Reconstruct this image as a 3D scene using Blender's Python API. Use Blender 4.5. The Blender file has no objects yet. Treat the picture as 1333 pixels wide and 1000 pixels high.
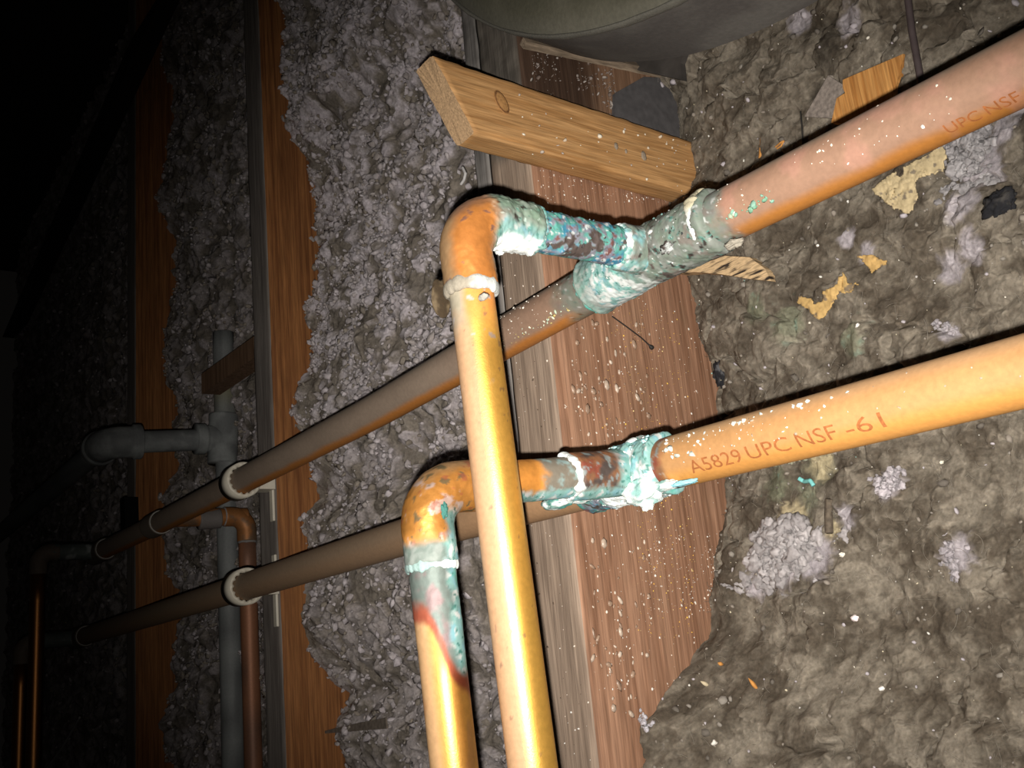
import bpy, bmesh, math, random
import numpy as np
from mathutils import Matrix, Vector
random.seed(4); RS = np.random.RandomState(7)
scene = bpy.context.scene
COL = scene.collection

# ------------------------------------------------------------------ camera, light, exposure
# q-coordinates: x along the wall, y into the wall, z up, measured from the lens; OFF moves them into the room
OFF = np.array([0.40, -0.325, 0.95])
FPX = 1263.0
RM = np.array([[0.57363175, -0.26068581, -0.776524], [0.81329223, 0.06844386, 0.57781588], [-0.0974801, -0.96299447, 0.25127531]])
cam_d = bpy.data.cameras.new('camera'); cam = bpy.data.objects.new('camera', cam_d); COL.objects.link(cam)
cam_d.sensor_width = 36.0; cam_d.lens = FPX / 1333 * 36; cam_d.clip_start = 0.01; cam_d.clip_end = 30
cr, cu, cb = RM @ [1, 0, 0], -(RM @ [0, 1, 0]), -(RM @ [0, 0, 1])
M = Matrix(((cr[0], cu[0], cb[0], OFF[0]), (cr[1], cu[1], cb[1], OFF[1]), (cr[2], cu[2], cb[2], OFF[2]), (0, 0, 0, 1)))
cam.matrix_world = M
scene.camera = cam
w = bpy.data.worlds.new('world'); scene.world = w; w.use_nodes = True
w.node_tree.nodes['Background'].inputs[0].default_value = (0.010, 0.009, 0.008, 1)
w.node_tree.nodes['Background'].inputs[1].default_value = 0.25
# the phone's flash, just under and beside the lens
fl = bpy.data.lights.new('phone_flash', 'SPOT'); flo = bpy.data.objects.new('phone_flash', fl); COL.objects.link(flo)
fl.energy = 20.0; fl.color = (1.0, 0.95, 0.88); fl.shadow_soft_size = 0.0022; fl.spot_size = math.radians(71); fl.spot_blend = 1.0
fp = OFF + RM @ [-0.003, 0.0105, 0.0]
aim = RM @ np.array([0.155, 0.03, 1.0]); 
flo.location = fp; flo.rotation_euler = Vector(aim).to_track_quat('-Z', 'Y').to_euler()
sl = bpy.data.lights.new('phone_flash_spill', 'POINT'); slo = bpy.data.objects.new('phone_flash_spill', sl); COL.objects.link(slo)   # stray light of the same lamp, wide of its beam
sl.energy = 1.1; sl.color = (1.0, 0.95, 0.88); sl.shadow_soft_size = 0.0022; slo.location = fp
scene.view_settings.view_transform = 'Standard'; scene.view_settings.look = 'None'
scene.view_settings.gamma = 1; scene.view_settings.use_curve_mapping = False
scene.view_settings.exposure = -0.13

# ------------------------------------------------------------------ helpers
def ray(px, py): return RM @ np.array([px - 666.5, py - 500.0, FPX]) / FPX
def onY(px, py, y): r = ray(px, py); return r * y / r[1]
def onX(px, py, x): r = ray(px, py); return r * x / r[0]

def _h(ix, iy, iz, s):
    n = (ix * 374761393 + iy * 668265263 + iz * 1274126177 + s * 974711) & 0xffffffff
    n = ((n ^ (n >> 13)) * 1274126177) & 0xffffffff
    return (n ^ (n >> 16)) & 0xffffffff
_G = RS.randn(256, 3); _G /= np.linalg.norm(_G, axis=1)[:, None]
def perlin(P, s=0):
    I = np.floor(P).astype(np.int64); F = P - I; U = F * F * F * (F * (F * 6 - 15) + 10)
    out = 0
    for dx in (0, 1):
        for dy in (0, 1):
            for dz in (0, 1):
                g = _G[_h(I[:, 0] + dx, I[:, 1] + dy, I[:, 2] + dz, s) & 255]
                d = (F - [dx, dy, dz]); v = (g * d).sum(1)
                wgt = (U[:, 0] if dx else 1 - U[:, 0]) * (U[:, 1] if dy else 1 - U[:, 1]) * (U[:, 2] if dz else 1 - U[:, 2])
                out = out + wgt * v
    return out * 1.5
def fbm(P, sc, o=4, s=0, g=0.5):
    a = 1.0; t = 0; n = 0
    for i in range(o):
        t = t + a * perlin(P * sc + 17.3 * i, s + i); n += a; a *= g; sc *= 2.03
    return t / n
def worley(x, y, cell, s=0):
    X, Y = x / cell, y / cell; I = np.floor(X).astype(np.int64); J = np.floor(Y).astype(np.int64)
    f1 = np.full(x.shape, 9.0); f2 = f1.copy(); idr = np.zeros(x.shape)
    for a in (-1, 0, 1):
        for b in (-1, 0, 1):
            h = _h(I + a, J + b, 0 * I, s)
            px = I + a + (h & 1023) / 1023.0; py = J + b + ((h >> 10) & 1023) / 1023.0
            d = np.hypot(X - px, Y - py); c = d < f1
            f2 = np.where(c, f1, np.minimum(f2, d)); idr = np.where(c, (h >> 20) / 4095.0, idr); f1 = np.where(c, d, f1)
    return f1, f2, idr
def sm(a, b, x): t = np.clip((x - a) / (b - a), 0, 1); return t * t * (3 - 2 * t)
def mix(a, b, t): t = np.asarray(t)[..., None]; return np.asarray(a) * (1 - t) + np.asarray(b) * t

def tagm(o, label=None, cat=None, group=None, kind=None):
    if label: o['label'] = label
    if cat: o['category'] = cat
    if group: o['group'] = group
    if kind: o['kind'] = kind
    return o
def empty(name, q, label, cat, group=None):
    o = bpy.data.objects.new(name, None); COL.objects.link(o); o.location = np.asarray(q) + OFF; o.empty_display_size = 0.02
    return tagm(o, label, cat, group)
def mesh_obj(name, V, F, mat, parent=None, col=None, smooth=True, met=None, mats=None, midx=None):
    """V in q-coordinates; F an (n,3) or (n,4) int array or a list of polygons."""
    V = np.asarray(V, float)
    base = np.zeros(3)
    if parent is not None:
        q = parent
        while q is not None: base = base + np.array(q.location); q = q.parent
        L = V + OFF - base
    else:
        base = V.mean(0) + OFF; L = V + OFF - base
    me = bpy.data.meshes.new(name)
    if isinstance(F, np.ndarray):
        k = F.shape[1]; me.vertices.add(len(L)); me.vertices.foreach_set('co', L.astype(np.float32).ravel())
        me.loops.add(F.size); me.loops.foreach_set('vertex_index', F.astype(np.int32).ravel())
        me.polygons.add(len(F)); me.polygons.foreach_set('loop_start', np.arange(0, F.size, k, dtype=np.int32))
        me.update(calc_edges=True)
    else:
        me.from_pydata([tuple(v) for v in L], [], F)
    if smooth: me.polygons.foreach_set('use_smooth', [True] * len(me.polygons))
    if col is not None:
        a = me.attributes.new('col', 'FLOAT_COLOR', 'POINT')
        c = np.ones((len(L), 4), np.float32); c[:, :3] = np.clip(col, 0, 1); a.data.foreach_set('color', c.ravel())
    if met is not None:
        a = me.attributes.new('met', 'FLOAT', 'POINT'); a.data.foreach_set('value', np.asarray(met, np.float32) * np.ones(len(L), np.float32))
    for m in (mats or [mat]): me.materials.append(m)
    if midx is not None: me.polygons.foreach_set('material_index', midx)
    o = bpy.data.objects.new(name, me); COL.objects.link(o)
    if parent is not None: o.parent = parent
    else: o.location = base
    return o

# ---- materials
def new_mat(name):
    m = bpy.data.materials.new(name); m.use_nodes = True; nt = m.node_tree
    return m, nt, nt.nodes['Principled BSDF']
def N(nt, t, **kw):
    n = nt.nodes.new(t)
    for k, v in kw.items(): setattr(n, k, v)
    return n
def attr_mat(name, rough=0.9, bump=0.3, bscale=900, bdist=0.0006, vary=0.25, vscale=350, spec=0.2, metal_attr=False, rough_met=None, stretch=None, coat=0):
    m, nt, b = new_mat(name); L = nt.links.new
    at = N(nt, 'ShaderNodeAttribute', attribute_name='col')
    tc = N(nt, 'ShaderNodeTexCoord')
    src = tc.outputs['Object']
    n1 = N(nt, 'ShaderNodeTexNoise'); n1.inputs['Scale'].default_value = vscale; n1.inputs['Detail'].default_value = 5; L(src, n1.inputs['Vector'])
    mr = N(nt, 'ShaderNodeMapRange'); mr.inputs[1].default_value = 0.25; mr.inputs[2].default_value = 0.75
    mr.inputs[3].default_value = 1 - vary; mr.inputs[4].default_value = 1 + vary; L(n1.outputs[0], mr.inputs[0])
    mx = N(nt, 'ShaderNodeVectorMath', operation='SCALE'); L(at.outputs['Color'], mx.inputs[0]); L(mr.outputs[0], mx.inputs['Scale'])
    L(mx.outputs[0], b.inputs['Base Color'])
    n2 = N(nt, 'ShaderNodeTexNoise'); n2.inputs['Scale'].default_value = bscale; n2.inputs['Detail'].default_value = 6; n2.inputs['Roughness'].default_value = 0.65; L(src, n2.inputs['Vector'])
    bp = N(nt, 'ShaderNodeBump'); bp.inputs['Strength'].default_value = bump; bp.inputs['Distance'].default_value = bdist
    L(n2.outputs[0], bp.inputs['Height']); L(bp.outputs[0], b.inputs['Normal'])
    b.inputs['Roughness'].default_value = rough; b.inputs['Specular IOR Level'].default_value = spec
    if metal_attr:
        ma = N(nt, 'ShaderNodeAttribute', attribute_name='met'); L(ma.outputs['Fac'], b.inputs['Metallic'])
        mr2 = N(nt, 'ShaderNodeMapRange'); mr2.inputs[1].default_value = 0; mr2.inputs[2].default_value = 0.8
        mr2.inputs[3].default_value = rough; mr2.inputs[4].default_value = rough_met; L(ma.outputs['Fac'], mr2.inputs[0]); L(mr2.outputs[0], b.inputs['Roughness'])
    return m
def plain_mat(name, c, rough=0.7, metal=0.0, vary=0.2, vscale=200, bump=0.15, bscale=600, bdist=0.0004, spec=0.3):
    m, nt, b = new_mat(name); L = nt.links.new
    tc = N(nt, 'ShaderNodeTexCoord')
    n1 = N(nt, 'ShaderNodeTexNoise'); n1.inputs['Scale'].default_value = vscale; n1.inputs['Detail'].default_value = 5; L(tc.outputs['Object'], n1.inputs['Vector'])
    cr_ = N(nt, 'ShaderNodeValToRGB'); e = cr_.color_ramp.elements
    e[0].position = 0.3; e[0].color = (*[x * (1 - vary) for x in c], 1); e[1].position = 0.7; e[1].color = (*[min(1, x * (1 + vary)) for x in c], 1)
    L(n1.outputs[0], cr_.inputs[0]); L(cr_.outputs[0], b.inputs['Base Color'])
    n2 = N(nt, 'ShaderNodeTexNoise'); n2.inputs['Scale'].default_value = bscale; n2.inputs['Detail'].default_value = 5; L(tc.outputs['Object'], n2.inputs['Vector'])
    bp = N(nt, 'ShaderNodeBump'); bp.inputs['Strength'].default_value = bump; bp.inputs['Distance'].default_value = bdist
    L(n2.outputs[0], bp.inputs['Height']); L(bp.outputs[0], b.inputs['Normal'])
    b.inputs['Roughness'].default_value = rough; b.inputs['Metallic'].default_value = metal; b.inputs['Specular IOR Level'].default_value = spec
    return m
def wood_mat(name, ca, cb_, scale=(260, 260, 9), fine=(900, 900, 40), bump=0.35, attr=True, contrast=(0.35, 0.68), rough=0.75):
    """grain drawn out along one axis (small third scale = along z), tinted by the mesh's own colour attribute"""
    m, nt, b = new_mat(name); L = nt.links.new
    tc = N(nt, 'ShaderNodeTexCoord')
    mp = N(nt, 'ShaderNodeMapping'); mp.inputs['Scale'].default_value = scale; L(tc.outputs['Object'], mp.inputs['Vector'])
    n1 = N(nt, 'ShaderNodeTexNoise'); n1.inputs['Scale'].default_value = 1; n1.inputs['Detail'].default_value = 4; n1.inputs['Distortion'].default_value = 0.6; L(mp.outputs[0], n1.inputs['Vector'])
    cr_ = N(nt, 'ShaderNodeValToRGB'); e = cr_.color_ramp.elements
    e[0].position = contrast[0]; e[0].color = (*ca, 1); e[1].position = contrast[1]; e[1].color = (*cb_, 1); L(n1.outputs[0], cr_.inputs[0])
    mp2 = N(nt, 'ShaderNodeMapping'); mp2.inputs['Scale'].default_value = fine; L(tc.outputs['Object'], mp2.inputs['Vector'])
    n2 = N(nt, 'ShaderNodeTexNoise'); n2.inputs['Scale'].default_value = 1; n2.inputs['Detail'].default_value = 6; L(mp2.outputs[0], n2.inputs['Vector'])
    mr = N(nt, 'ShaderNodeMapRange'); mr.inputs[1].default_value = 0.3; mr.inputs[2].default_value = 0.7; mr.inputs[3].default_value = 0.72; mr.inputs[4].default_value = 1.25; L(n2.outputs[0], mr.inputs[0])
    sc_ = N(nt, 'ShaderNodeVectorMath', operation='SCALE'); L(cr_.outputs[0], sc_.inputs[0]); L(mr.outputs[0], sc_.inputs['Scale'])
    out = sc_.outputs[0]
    if attr:
        at = N(nt, 'ShaderNodeAttribute', attribute_name='col'); mu = N(nt, 'ShaderNodeVectorMath', operation='MULTIPLY'); L(out, mu.inputs[0]); L(at.outputs['Color'], mu.inputs[1]); out = mu.outputs[0]
    L(out, b.inputs['Base Color'])
    ad = N(nt, 'ShaderNodeMath', operation='ADD'); L(n1.outputs[0], ad.inputs[0]); L(n2.outputs[0], ad.inputs[1])
    bp = N(nt, 'ShaderNodeBump'); bp.inputs['Strength'].default_value = bump; bp.inputs['Distance'].default_value = 0.0006; L(ad.outputs[0], bp.inputs['Height']); L(bp.outputs[0], b.inputs['Normal'])
    b.inputs['Roughness'].default_value = rough; b.inputs['Specular IOR Level'].default_value = 0.25
    return m

M_INS = attr_mat('mineral_wool', rough=1.0, bump=0.6, bscale=900, bdist=0.0008, vary=0.30, vscale=520, spec=0.05)
def woolly(m):
    b = m.node_tree.nodes['Principled BSDF']; b.inputs['Subsurface Weight'].default_value = 0.7; b.inputs['Subsurface Radius'].default_value = (1, 1, 1); b.inputs['Subsurface Scale'].default_value = 0.0034
M_FLAKE = attr_mat('wool_flakes', rough=1.0, bump=0.6, bscale=900, bdist=0.0008, vary=0.2, vscale=500, spec=0.05)
woolly(M_INS); woolly(M_FLAKE)
M_PIPE = attr_mat('copper_and_patina', rough=0.62, bump=0.35, bscale=1400, bdist=0.00018, vary=0.10, vscale=500, spec=0.35, metal_attr=True, rough_met=0.38)
M_CRUST = attr_mat('mineral_deposit', rough=0.85, bump=0.6, bscale=1600, bdist=0.0005, vary=0.15, vscale=900, spec=0.25)
M_GENERIC = attr_mat('bits', rough=0.85, bump=0.3, bscale=900, bdist=0.0003, vary=0.15, vscale=600, spec=0.2)
M_WOODF = wood_mat('stud_edge_wood', (0.24, 0.175, 0.13), (0.38, 0.285, 0.215))
M_WOODS = wood_mat('stud_side_wood', (0.21, 0.105, 0.060), (0.36, 0.20, 0.125))
M_WOOD2F = wood_mat('grey_stud_edge', (0.17, 0.145, 0.13), (0.26, 0.23, 0.205))
M_WOOD2S = wood_mat('orange_stud_side', (0.17, 0.062, 0.020), (0.32, 0.135, 0.045), scale=(330, 330, 7))
M_LATH = wood_mat('grey_lath', (0.20, 0.18, 0.165), (0.30, 0.28, 0.265))
M_BLOCK = wood_mat('honey_pine', (0.34, 0.165, 0.055), (0.58, 0.335, 0.145), scale=(300, 14, 300), fine=(1000, 50, 1000), contrast=(0.28, 0.75), bump=0.4)
M_ENDG = plain_mat('sawn_end_grain', (0.52, 0.34, 0.19), rough=0.9, vary=0.3, vscale=900, bump=0.7, bscale=1500)
M_WHITEP = plain_mat('ivory_plastic', (0.62, 0.57, 0.47), rough=0.45, vary=0.06, bump=0.05, spec=0.5)
M_DARK = plain_mat('dark_boarding', (0.05, 0.045, 0.04), rough=0.95)
M_GOLD = plain_mat('golden_speck', (0.85, 0.55, 0.08), rough=0.4, vary=0.1)
M_INK = plain_mat('red_brown_print', (0.29, 0.10, 0.032), rough=0.6, vary=0.25, vscale=700)

# ---- basic shapes
def frames(P):
    P = np.asarray(P, float); T = np.gradient(P, axis=0); T /= np.linalg.norm(T, axis=1)[:, None]
    u = np.cross(T[0], [0.3, 0.2, 0.93]); u /= np.linalg.norm(u); U = [u]
    for i in range(1, len(P)):
        v = U[-1] - T[i] * (U[-1] @ T[i]); U.append(v / np.linalg.norm(v))
    U = np.array(U); return T, U, np.cross(T, U)
def sweep(P, R, nseg=32, caps=True):
    """tube along P; returns verts, quads, per-vertex axis parameter, radial normals"""
    T, U, W = frames(P); n = len(P); a = np.linspace(0, 2 * np.pi, nseg, endpoint=False)
    Nn = U[:, None, :] * np.cos(a)[None, :, None] + W[:, None, :] * np.sin(a)[None, :, None]
    R = np.broadcast_to(np.asarray(R, float), (n,)); V = np.asarray(P)[:, None, :] + Nn * R[:, None, None]
    i = np.arange(n - 1)[:, None] * nseg; j = np.arange(nseg)[None, :]; j2 = (j + 1) % nseg
    F = np.stack([i + j, i + j2, i + nseg + j2, i + nseg + j], -1).reshape(-1, 4)
    V = V.reshape(-1, 3); Nn = Nn.reshape(-1, 3); s = np.repeat(np.linspace(0, 1, n), nseg)
    if caps:
        V = np.vstack([V, P[0], P[-1]]); Nn = np.vstack([Nn, -T[0], T[-1]]); s = np.r_[s, 0, 1]; c0, c1 = n * nseg, n * nseg + 1
        e = (n - 1) * nseg; j = np.arange(nseg); j2 = (j + 1) % nseg
        F = np.vstack([F, np.stack([j2, j, 0 * j + c0, 0 * j + c0], -1), np.stack([e + j, e + j2, 0 * j + c1, 0 * j + c1], -1)])
        F = np.vstack([F])
    return V, F, s, Nn
def quadfix(F):
    """quads with a doubled corner become triangles (polygon list)"""
    return [tuple(f) if f[2] != f[3] else tuple(f[:3]) for f in F.tolist()]
def line(a, b, n): t = np.linspace(0, 1, n)[:, None]; return np.asarray(a) * (1 - t) + np.asarray(b) * t
def bend(a, c, b, r, ds):
    """path a->c->b with the corner at c rounded to radius r"""
    a, c, b = map(np.asarray, (a, c, b)); d1 = (a - c) / np.linalg.norm(a - c); d2 = (b - c) / np.linalg.norm(b - c)
    p1, p2 = c + d1 * r, c + d2 * r; ctr = c + (d1 + d2) * r
    A = line(a, p1, max(2, int(np.linalg.norm(a - p1) / ds)))[:-1]; B = line(p2, b, max(2, int(np.linalg.norm(b - p2) / ds)))[1:]
    t = np.linspace(0, np.pi / 2, max(5, int(1.57 * r / ds)))[:, None]
    return np.vstack([A, ctr - d2 * r * np.cos(t) - d1 * r * np.sin(t), B])
def box(lo, hi):
    x0, y0, z0 = lo; x1, y1, z1 = hi
    V = np.array([(x0, y0, z0), (x1, y0, z0), (x1, y1, z0), (x0, y1, z0), (x0, y0, z1), (x1, y0, z1), (x1, y1, z1), (x0, y1, z1)], float)
    return V, [(3, 2, 1, 0), (4, 5, 6, 7), (0, 1, 5, 4), (1, 2, 6, 5), (2, 3, 7, 6), (3, 0, 4, 7)]
_ICO = {}
def ico(l):
    if l not in _ICO:
        bm = bmesh.new(); bmesh.ops.create_icosphere(bm, subdivisions=l, radius=1); bm.verts.ensure_lookup_table()
        _ICO[l] = (np.array([v.co[:] for v in bm.verts]), np.array([[v.index for v in f.verts] for f in bm.faces])); bm.free()
    return _ICO[l]
def randrot(n):
    q = RS.randn(n, 4); q /= np.linalg.norm(q, axis=1)[:, None]; a, b, c, d = q.T
    return np.stack([np.stack([1 - 2 * (c * c + d * d), 2 * (b * c - a * d), 2 * (b * d + a * c)], -1), np.stack([2 * (b * c + a * d), 1 - 2 * (b * b + d * d), 2 * (c * d - a * b)], -1), np.stack([2 * (b * d - a * c), 2 * (c * d + a * b), 1 - 2 * (b * b + c * c)], -1)], 1)
def flakes(C, S, lvl=1, lump=0.35, cols=None, lumpsc=1.3):
    """many small irregular blobs at C, semi-axes S (n,3), in one mesh"""
    V0, F0 = ico(lvl); n = len(C); R_ = randrot(n); off = RS.rand(n, 3) * 50
    P = (V0[None] * lumpsc + off[:, None]).reshape(-1, 3)
    r = 1 + lump * 2 * perlin(P, 3).reshape(n, -1) + lump * perlin(P * 2.3, 5).reshape(n, -1)
    V = V0[None] * r[..., None] * S[:, None, :]; V = np.einsum('nij,nvj->nvi', R_, V) + C[:, None, :]
    F = (F0[None] + (np.arange(n) * len(V0))[:, None, None]).reshape(-1, 3)
    c = np.repeat(cols, len(V0), axis=0) if cols is not None else None
    return V.reshape(-1, 3), F, c
def plate(poly, back, thick, front_jit=0.0, sub=0):
    """a flat piece: polygon (q points, seen from the front) given thickness along `back`"""
    poly = np.asarray(poly, float); n = len(poly); back = np.asarray(back, float) / np.linalg.norm(back)
    V = np.vstack([poly, poly + back * thick]); F = [tuple(range(n - 1, -1, -1)), tuple(range(n, 2 * n))]
    for i in range(n): j = (i + 1) % n; F.append((i, j, n + j, n + i))
    return V, F
def fix_normals(o):
    bm = bmesh.new(); bm.from_mesh(o.data); bmesh.ops.recalc_face_normals(bm, faces=bm.faces); bm.to_mesh(o.data); bm.free(); return o

# ------------------------------------------------------------------ structure
Z0, Z1 = -0.95, 1.15                 # floor and ceiling, from the lens
def struct(name, lo, hi, mat):
    V, F = box(lo, hi); return tagm(mesh_obj(name, V, F, mat, smooth=False), kind='structure')
struct('wall_back', (-2.9, 0.43 + 0.055, Z0), (0.75, 0.51 + 0.03, Z1), M_DARK)
struct('floor', (-2.9, -1.6, Z0 - 0.05), (0.75, 0.54, Z0), M_DARK)
struct('ceiling', (-2.9, -0.1, Z1), (0.75, 0.54, Z1 + 0.05), M_DARK)
XS1, XS2, XS3 = -0.3973, -0.7927, -1.2398; YF = 0.325

def stud(name, x0, x1, label, mf, ms, tint=None, y0=YF, y1=0.4855, zlo=-0.30, zhi=0.80):
    """an upright board: dense where it is seen so that its edges can be uneven; front and back one wood, sides another"""
    zs = np.r_[Z0, np.linspace(zlo, zhi, 500), Z1]; ny = 44; nx = 12
    ring = [(x0 + (x1 - x0) * i / nx, y0) for i in range(nx)] + [(x1, y0 + (y1 - y0) * i / ny) for i in range(ny)] + [(x1 - (x1 - x0) * i / nx, y1) for i in range(nx)] + [(x0, y1 - (y1 - y0) * i / ny) for i in range(ny)]
    k = len(ring); ring = np.array(ring); V = np.zeros((len(zs), k, 3)); V[:, :, :2] = ring[None]; V[:, :, 2] = zs[:, None]
    V = V.reshape(-1, 3)
    e = 0.0011; edge = np.exp(-((np.abs(V[:, 0] - x1)) + np.abs(V[:, 1] - y0)) / 0.0016); edge2 = np.exp(-((np.abs(V[:, 0] - x0)) + np.abs(V[:, 1] - y0)) / 0.0016)
    nz = fbm(V * [1, 1, 0.35], 90, 3, 5); nz2 = fbm(V * [60, 60, 1.5], 2, 2, 9) * 0.0004
    V[:, 0] -= edge * (e + 0.0012 * nz); V[:, 1] += edge * (e + 0.0012 * nz) + edge2 * (e + 0.001 * nz)
    V[:, 0] += nz2 * (ring[np.arange(len(V)) % k, 0] >= x1); V[:, 1] += nz2
    i = np.arange(len(zs) - 1)[:, None] * k; j = np.arange(k)[None]; j2 = (j + 1) % k
    F = np.stack([i + j, i + j2, i + k + j2, i + k + j], -1).reshape(-1, 4)
    mi = np.broadcast_to(((j >= nx) & (j < nx + ny)).astype(int), (len(zs) - 1, k)).ravel()
    c = np.ones((len(V), 3)) if tint is None else tint(V)
    return tagm(mesh_obj(name, V, F, None, col=c, mats=[mf, ms], midx=mi.astype(np.int32)), label, 'stud')
def tint1(V):
    c = np.ones((len(V), 3)); n = fbm(V, 60, 4, 31); n2 = fbm(V * [1, 1, 0.2], 120, 3, 41)
    side = (V[:, 0] > XS1 - 0.003)
    # the edge above the offcut is grey with old plaster dust; the side there is stained dark brown
    up = sm(0.272, 0.290, V[:, 2] + 0.010 * n)
    c = mix(c, np.array([0.36, 0.42, 0.47]) * (1 + 0.9 * fbm(V, 90, 5, 35, .65)[:, None]), up * (~side))
    c = mix(c, [0.20, 0.21, 0.22], sm(0.262, 0.285, V[:, 2] + 0.01 * n) * side)
    # a greyer, worn band down the side and a browner half towards the wall
    band = np.exp(-((V[:, 1] - 0.362 - 0.004 * n) / 0.010) ** 2) * side * sm(-0.02, 0.10, V[:, 2]) * sm(0.26, 0.2, V[:, 2])
    c = mix(c, [1.15, 1.35, 1.5], 0.6 * band)
    c = mix(c, [1.05, 1.15, 1.15], 0.7 * sm(0.37, 0.40, V[:, 1]) * side)
    c = c * (1 + 0.18 * n2[:, None])
    return c
def tint2(V):
    n = fbm(V * [1, 1, 0.3], 50, 4, 12); return np.ones((len(V), 3)) * (1 + 0.25 * n[:, None])
stud('wall_stud', XS1 - 0.0405, XS1, 'reddish-brown stud speckled with droplets behind the corroded pipe tees', M_WOODF, M_WOODS, tint1)
stud('wall_stud', XS2 - 0.042, XS2, 'grey-edged stud with orange side carrying the white pipe clips', M_WOOD2F, M_WOOD2S, tint2)
stud('wall_stud', XS3 - 0.041, XS3, 'dim far stud behind the grey galvanised elbow', M_WOOD2F, M_WOOD2S, tint2)
stud('wooden_lath', XS1 - 0.0575, XS1 - 0.0415, 'narrow grey lath nailed along the left edge of the speckled stud', M_LATH, M_LATH, lambda V: np.ones((len(V), 3)) * (1 - .35 * sm(.27, .30, V[:, 2]) + .5 * fbm(V, 70, 4, 36) * sm(.25, .30, V[:, 2]))[:, None], y0=YF + 0.001)['category'] = 'lath'

# ------------------------------------------------------------------ insulation
LAV = np.array([0.56, 0.51, 0.54]); BRN = np.array([0.165, 0.143, 0.12]); GRY = np.array([0.20, 0.18, 0.155])
def insulation(x0, x1, z0, z1, res, base, seed, lumpy, colf, label, name='insulation'):
    nx, nz = int((x1 - x0) / res), int((z1 - z0) / res)
    X, Zz = np.meshgrid(np.linspace(x0, x1, nx), np.linspace(z0, z1, nz)); x, z = X.ravel(), Zz.ravel()
    P = np.stack([x, 0 * x, z], -1)
    wx = x + 0.006 * fbm(P, 55, 3, seed + 1) + 0.0020 * fbm(P, 260, 2, seed + 3); wz = z + 0.006 * fbm(P, 55, 3, seed + 2) + 0.0020 * fbm(P, 260, 2, seed + 4)
    y, extra = lumpy(x, z, wx, wz, P, seed); y = base(x, z) - y
    V = np.stack([x + 0.0035 * fbm(P, 120, 3, seed + 8), y, z + 0.0035 * fbm(P, 120, 3, seed + 9)], -1)
    c = colf(x, z, y, P, extra, seed)
    i = np.arange(nz - 1)[:, None] * nx; j = np.arange(nx - 1)[None]
    F = np.stack([i + j, i + j + 1, i + nx + j + 1, i + nx + j], -1).reshape(-1, 4)
    o = tagm(mesh_obj(name, V, F, M_INS, col=c), label, 'insulation', kind='stuff')
    return o, V.reshape(nz, nx, 3)
def dome(f1, r=0.75): return np.sqrt(np.clip(1 - (f1 / r) ** 2, 0, 1))
def lump_left(x, z, wx, wz, P, s):
    a, a2, ia = worley(wx, wz, 0.021, s); b, b2, ib = worley(wx, wz, 0.0125, s + 1); c, c2, ic = worley(wx + 0.001 * ia, wz, 0.0052, s + 2)
    big = fbm(P, 22, 3, s + 5)
    y = 0.018 * big + 0.0040 * dome(a, .95) * (0.4 + ia) + 0.0058 * dome(b, .85) * (0.25 + ib) + 0.0026 * dome(c, .85) * (0.3 + ic) + 0.0026 * fbm(P, 160, 4, s + 6, .6)
    return y, (ib, dome(b), ic, dome(c), fbm(P, 32, 3, s + 21))
def col_left(x, z, y, P, ex, s):
    ib, db, ic, dc, m = ex
    t = sm(-0.22, 0.24, 0.8 * m + 0.62 * (ib - 0.5) + 0.22 * (ic - 0.5)) * (0.40 + 0.60 * dc)
    if s == 100: t = t * (0.42 + 0.58 * sm(0.08, 0.27, z + 0.05 * m))
    if s > 150: t = t * 0.45
    return mix(BRN * (1.25 if s == 100 else .95) * (0.75 + 0.5 * ic[:, None]), LAV, t)
def scatter_flakes(G, n, smin, smax, mask, parent, seed, lavp):
    nz, nx, _ = G.shape; I = RS.randint(0, nz, n * 3); J = RS.randint(0, nx, n * 3); C = G[I, J]
    keep = mask(C) > RS.rand(len(C)); C = C[keep][:n].copy(); k = len(C)
    C[:, 1] -= RS.rand(k) * 0.002; S = (smin + (smax - smin) * RS.rand(k, 1) ** 2.2) * (0.45 + 0.75 * RS.rand(k, 3))
    t = (RS.rand(k) < lavp) * (0.28 + 0.55 * RS.rand(k)); cols = mix(BRN * 1.5, LAV, t) * (0.8 + 0.4 * RS.rand(k, 1))
    V, F, c = flakes(C, S, 1, 0.42, cols)
    o = mesh_obj('tuft_flakes', V, F, M_FLAKE, parent, col=c); o['kind'] = 'stuff'; return o
def base2(x, z):
    pts = np.array([(0.61, .350), (0.55, .350), (0.50, .345), (0.475, .366), (0.41, .374), (0.315, .366), (0.26, .358), (0.196, .346), (0.134, .366), (0.108, .350), (0.036, .345), (-0.017, .366), (-0.0305, .379), (-0.065, .362), (-0.09, .372)])[::-1]
    return np.interp(z, pts[:, 0], pts[:, 1]) * 1.0 + 0.010 + 0.016 * sm(XS2, XS1 - 0.06, x)
o, G = insulation(XS2 - 0.004, XS1 - 0.052, -0.17, 0.74, 0.0016, base2, 100, lump_left, col_left, 'pale lumpy mineral wool filling the bay left of the speckled stud')
mk = lambda C: 0.10 + sm(-0.22, 0.12, fbm(C * [1, 0, 1], 32, 3, 121)) * (.5 + .5 * sm(.08, .27, C[:, 2]))
scatter_flakes(G, 11000, 0.0009, 0.0042, mk, o, 1, 0.85)
def base3(x, z): return 0.378 + 0.020 * sm(XS3 + 0.10, XS3 + 0.25, x) + 0.010 * np.sin(z * 27) * sm(XS3 + .1, XS3, x)
o, G = insulation(XS3 - 0.004, XS2 - 0.040, -0.22, 0.90, 0.0022, base3, 200, lump_left, col_left, 'dim clumpy mineral wool behind the galvanised pipe')
mk = lambda C: sm(-0.10, 0.25, fbm(C * [1, 0, 1], 32, 3, 221))
scatter_flakes(G, 6500, 0.0011, 0.0046, mk, o, 2, 0.5)
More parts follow.
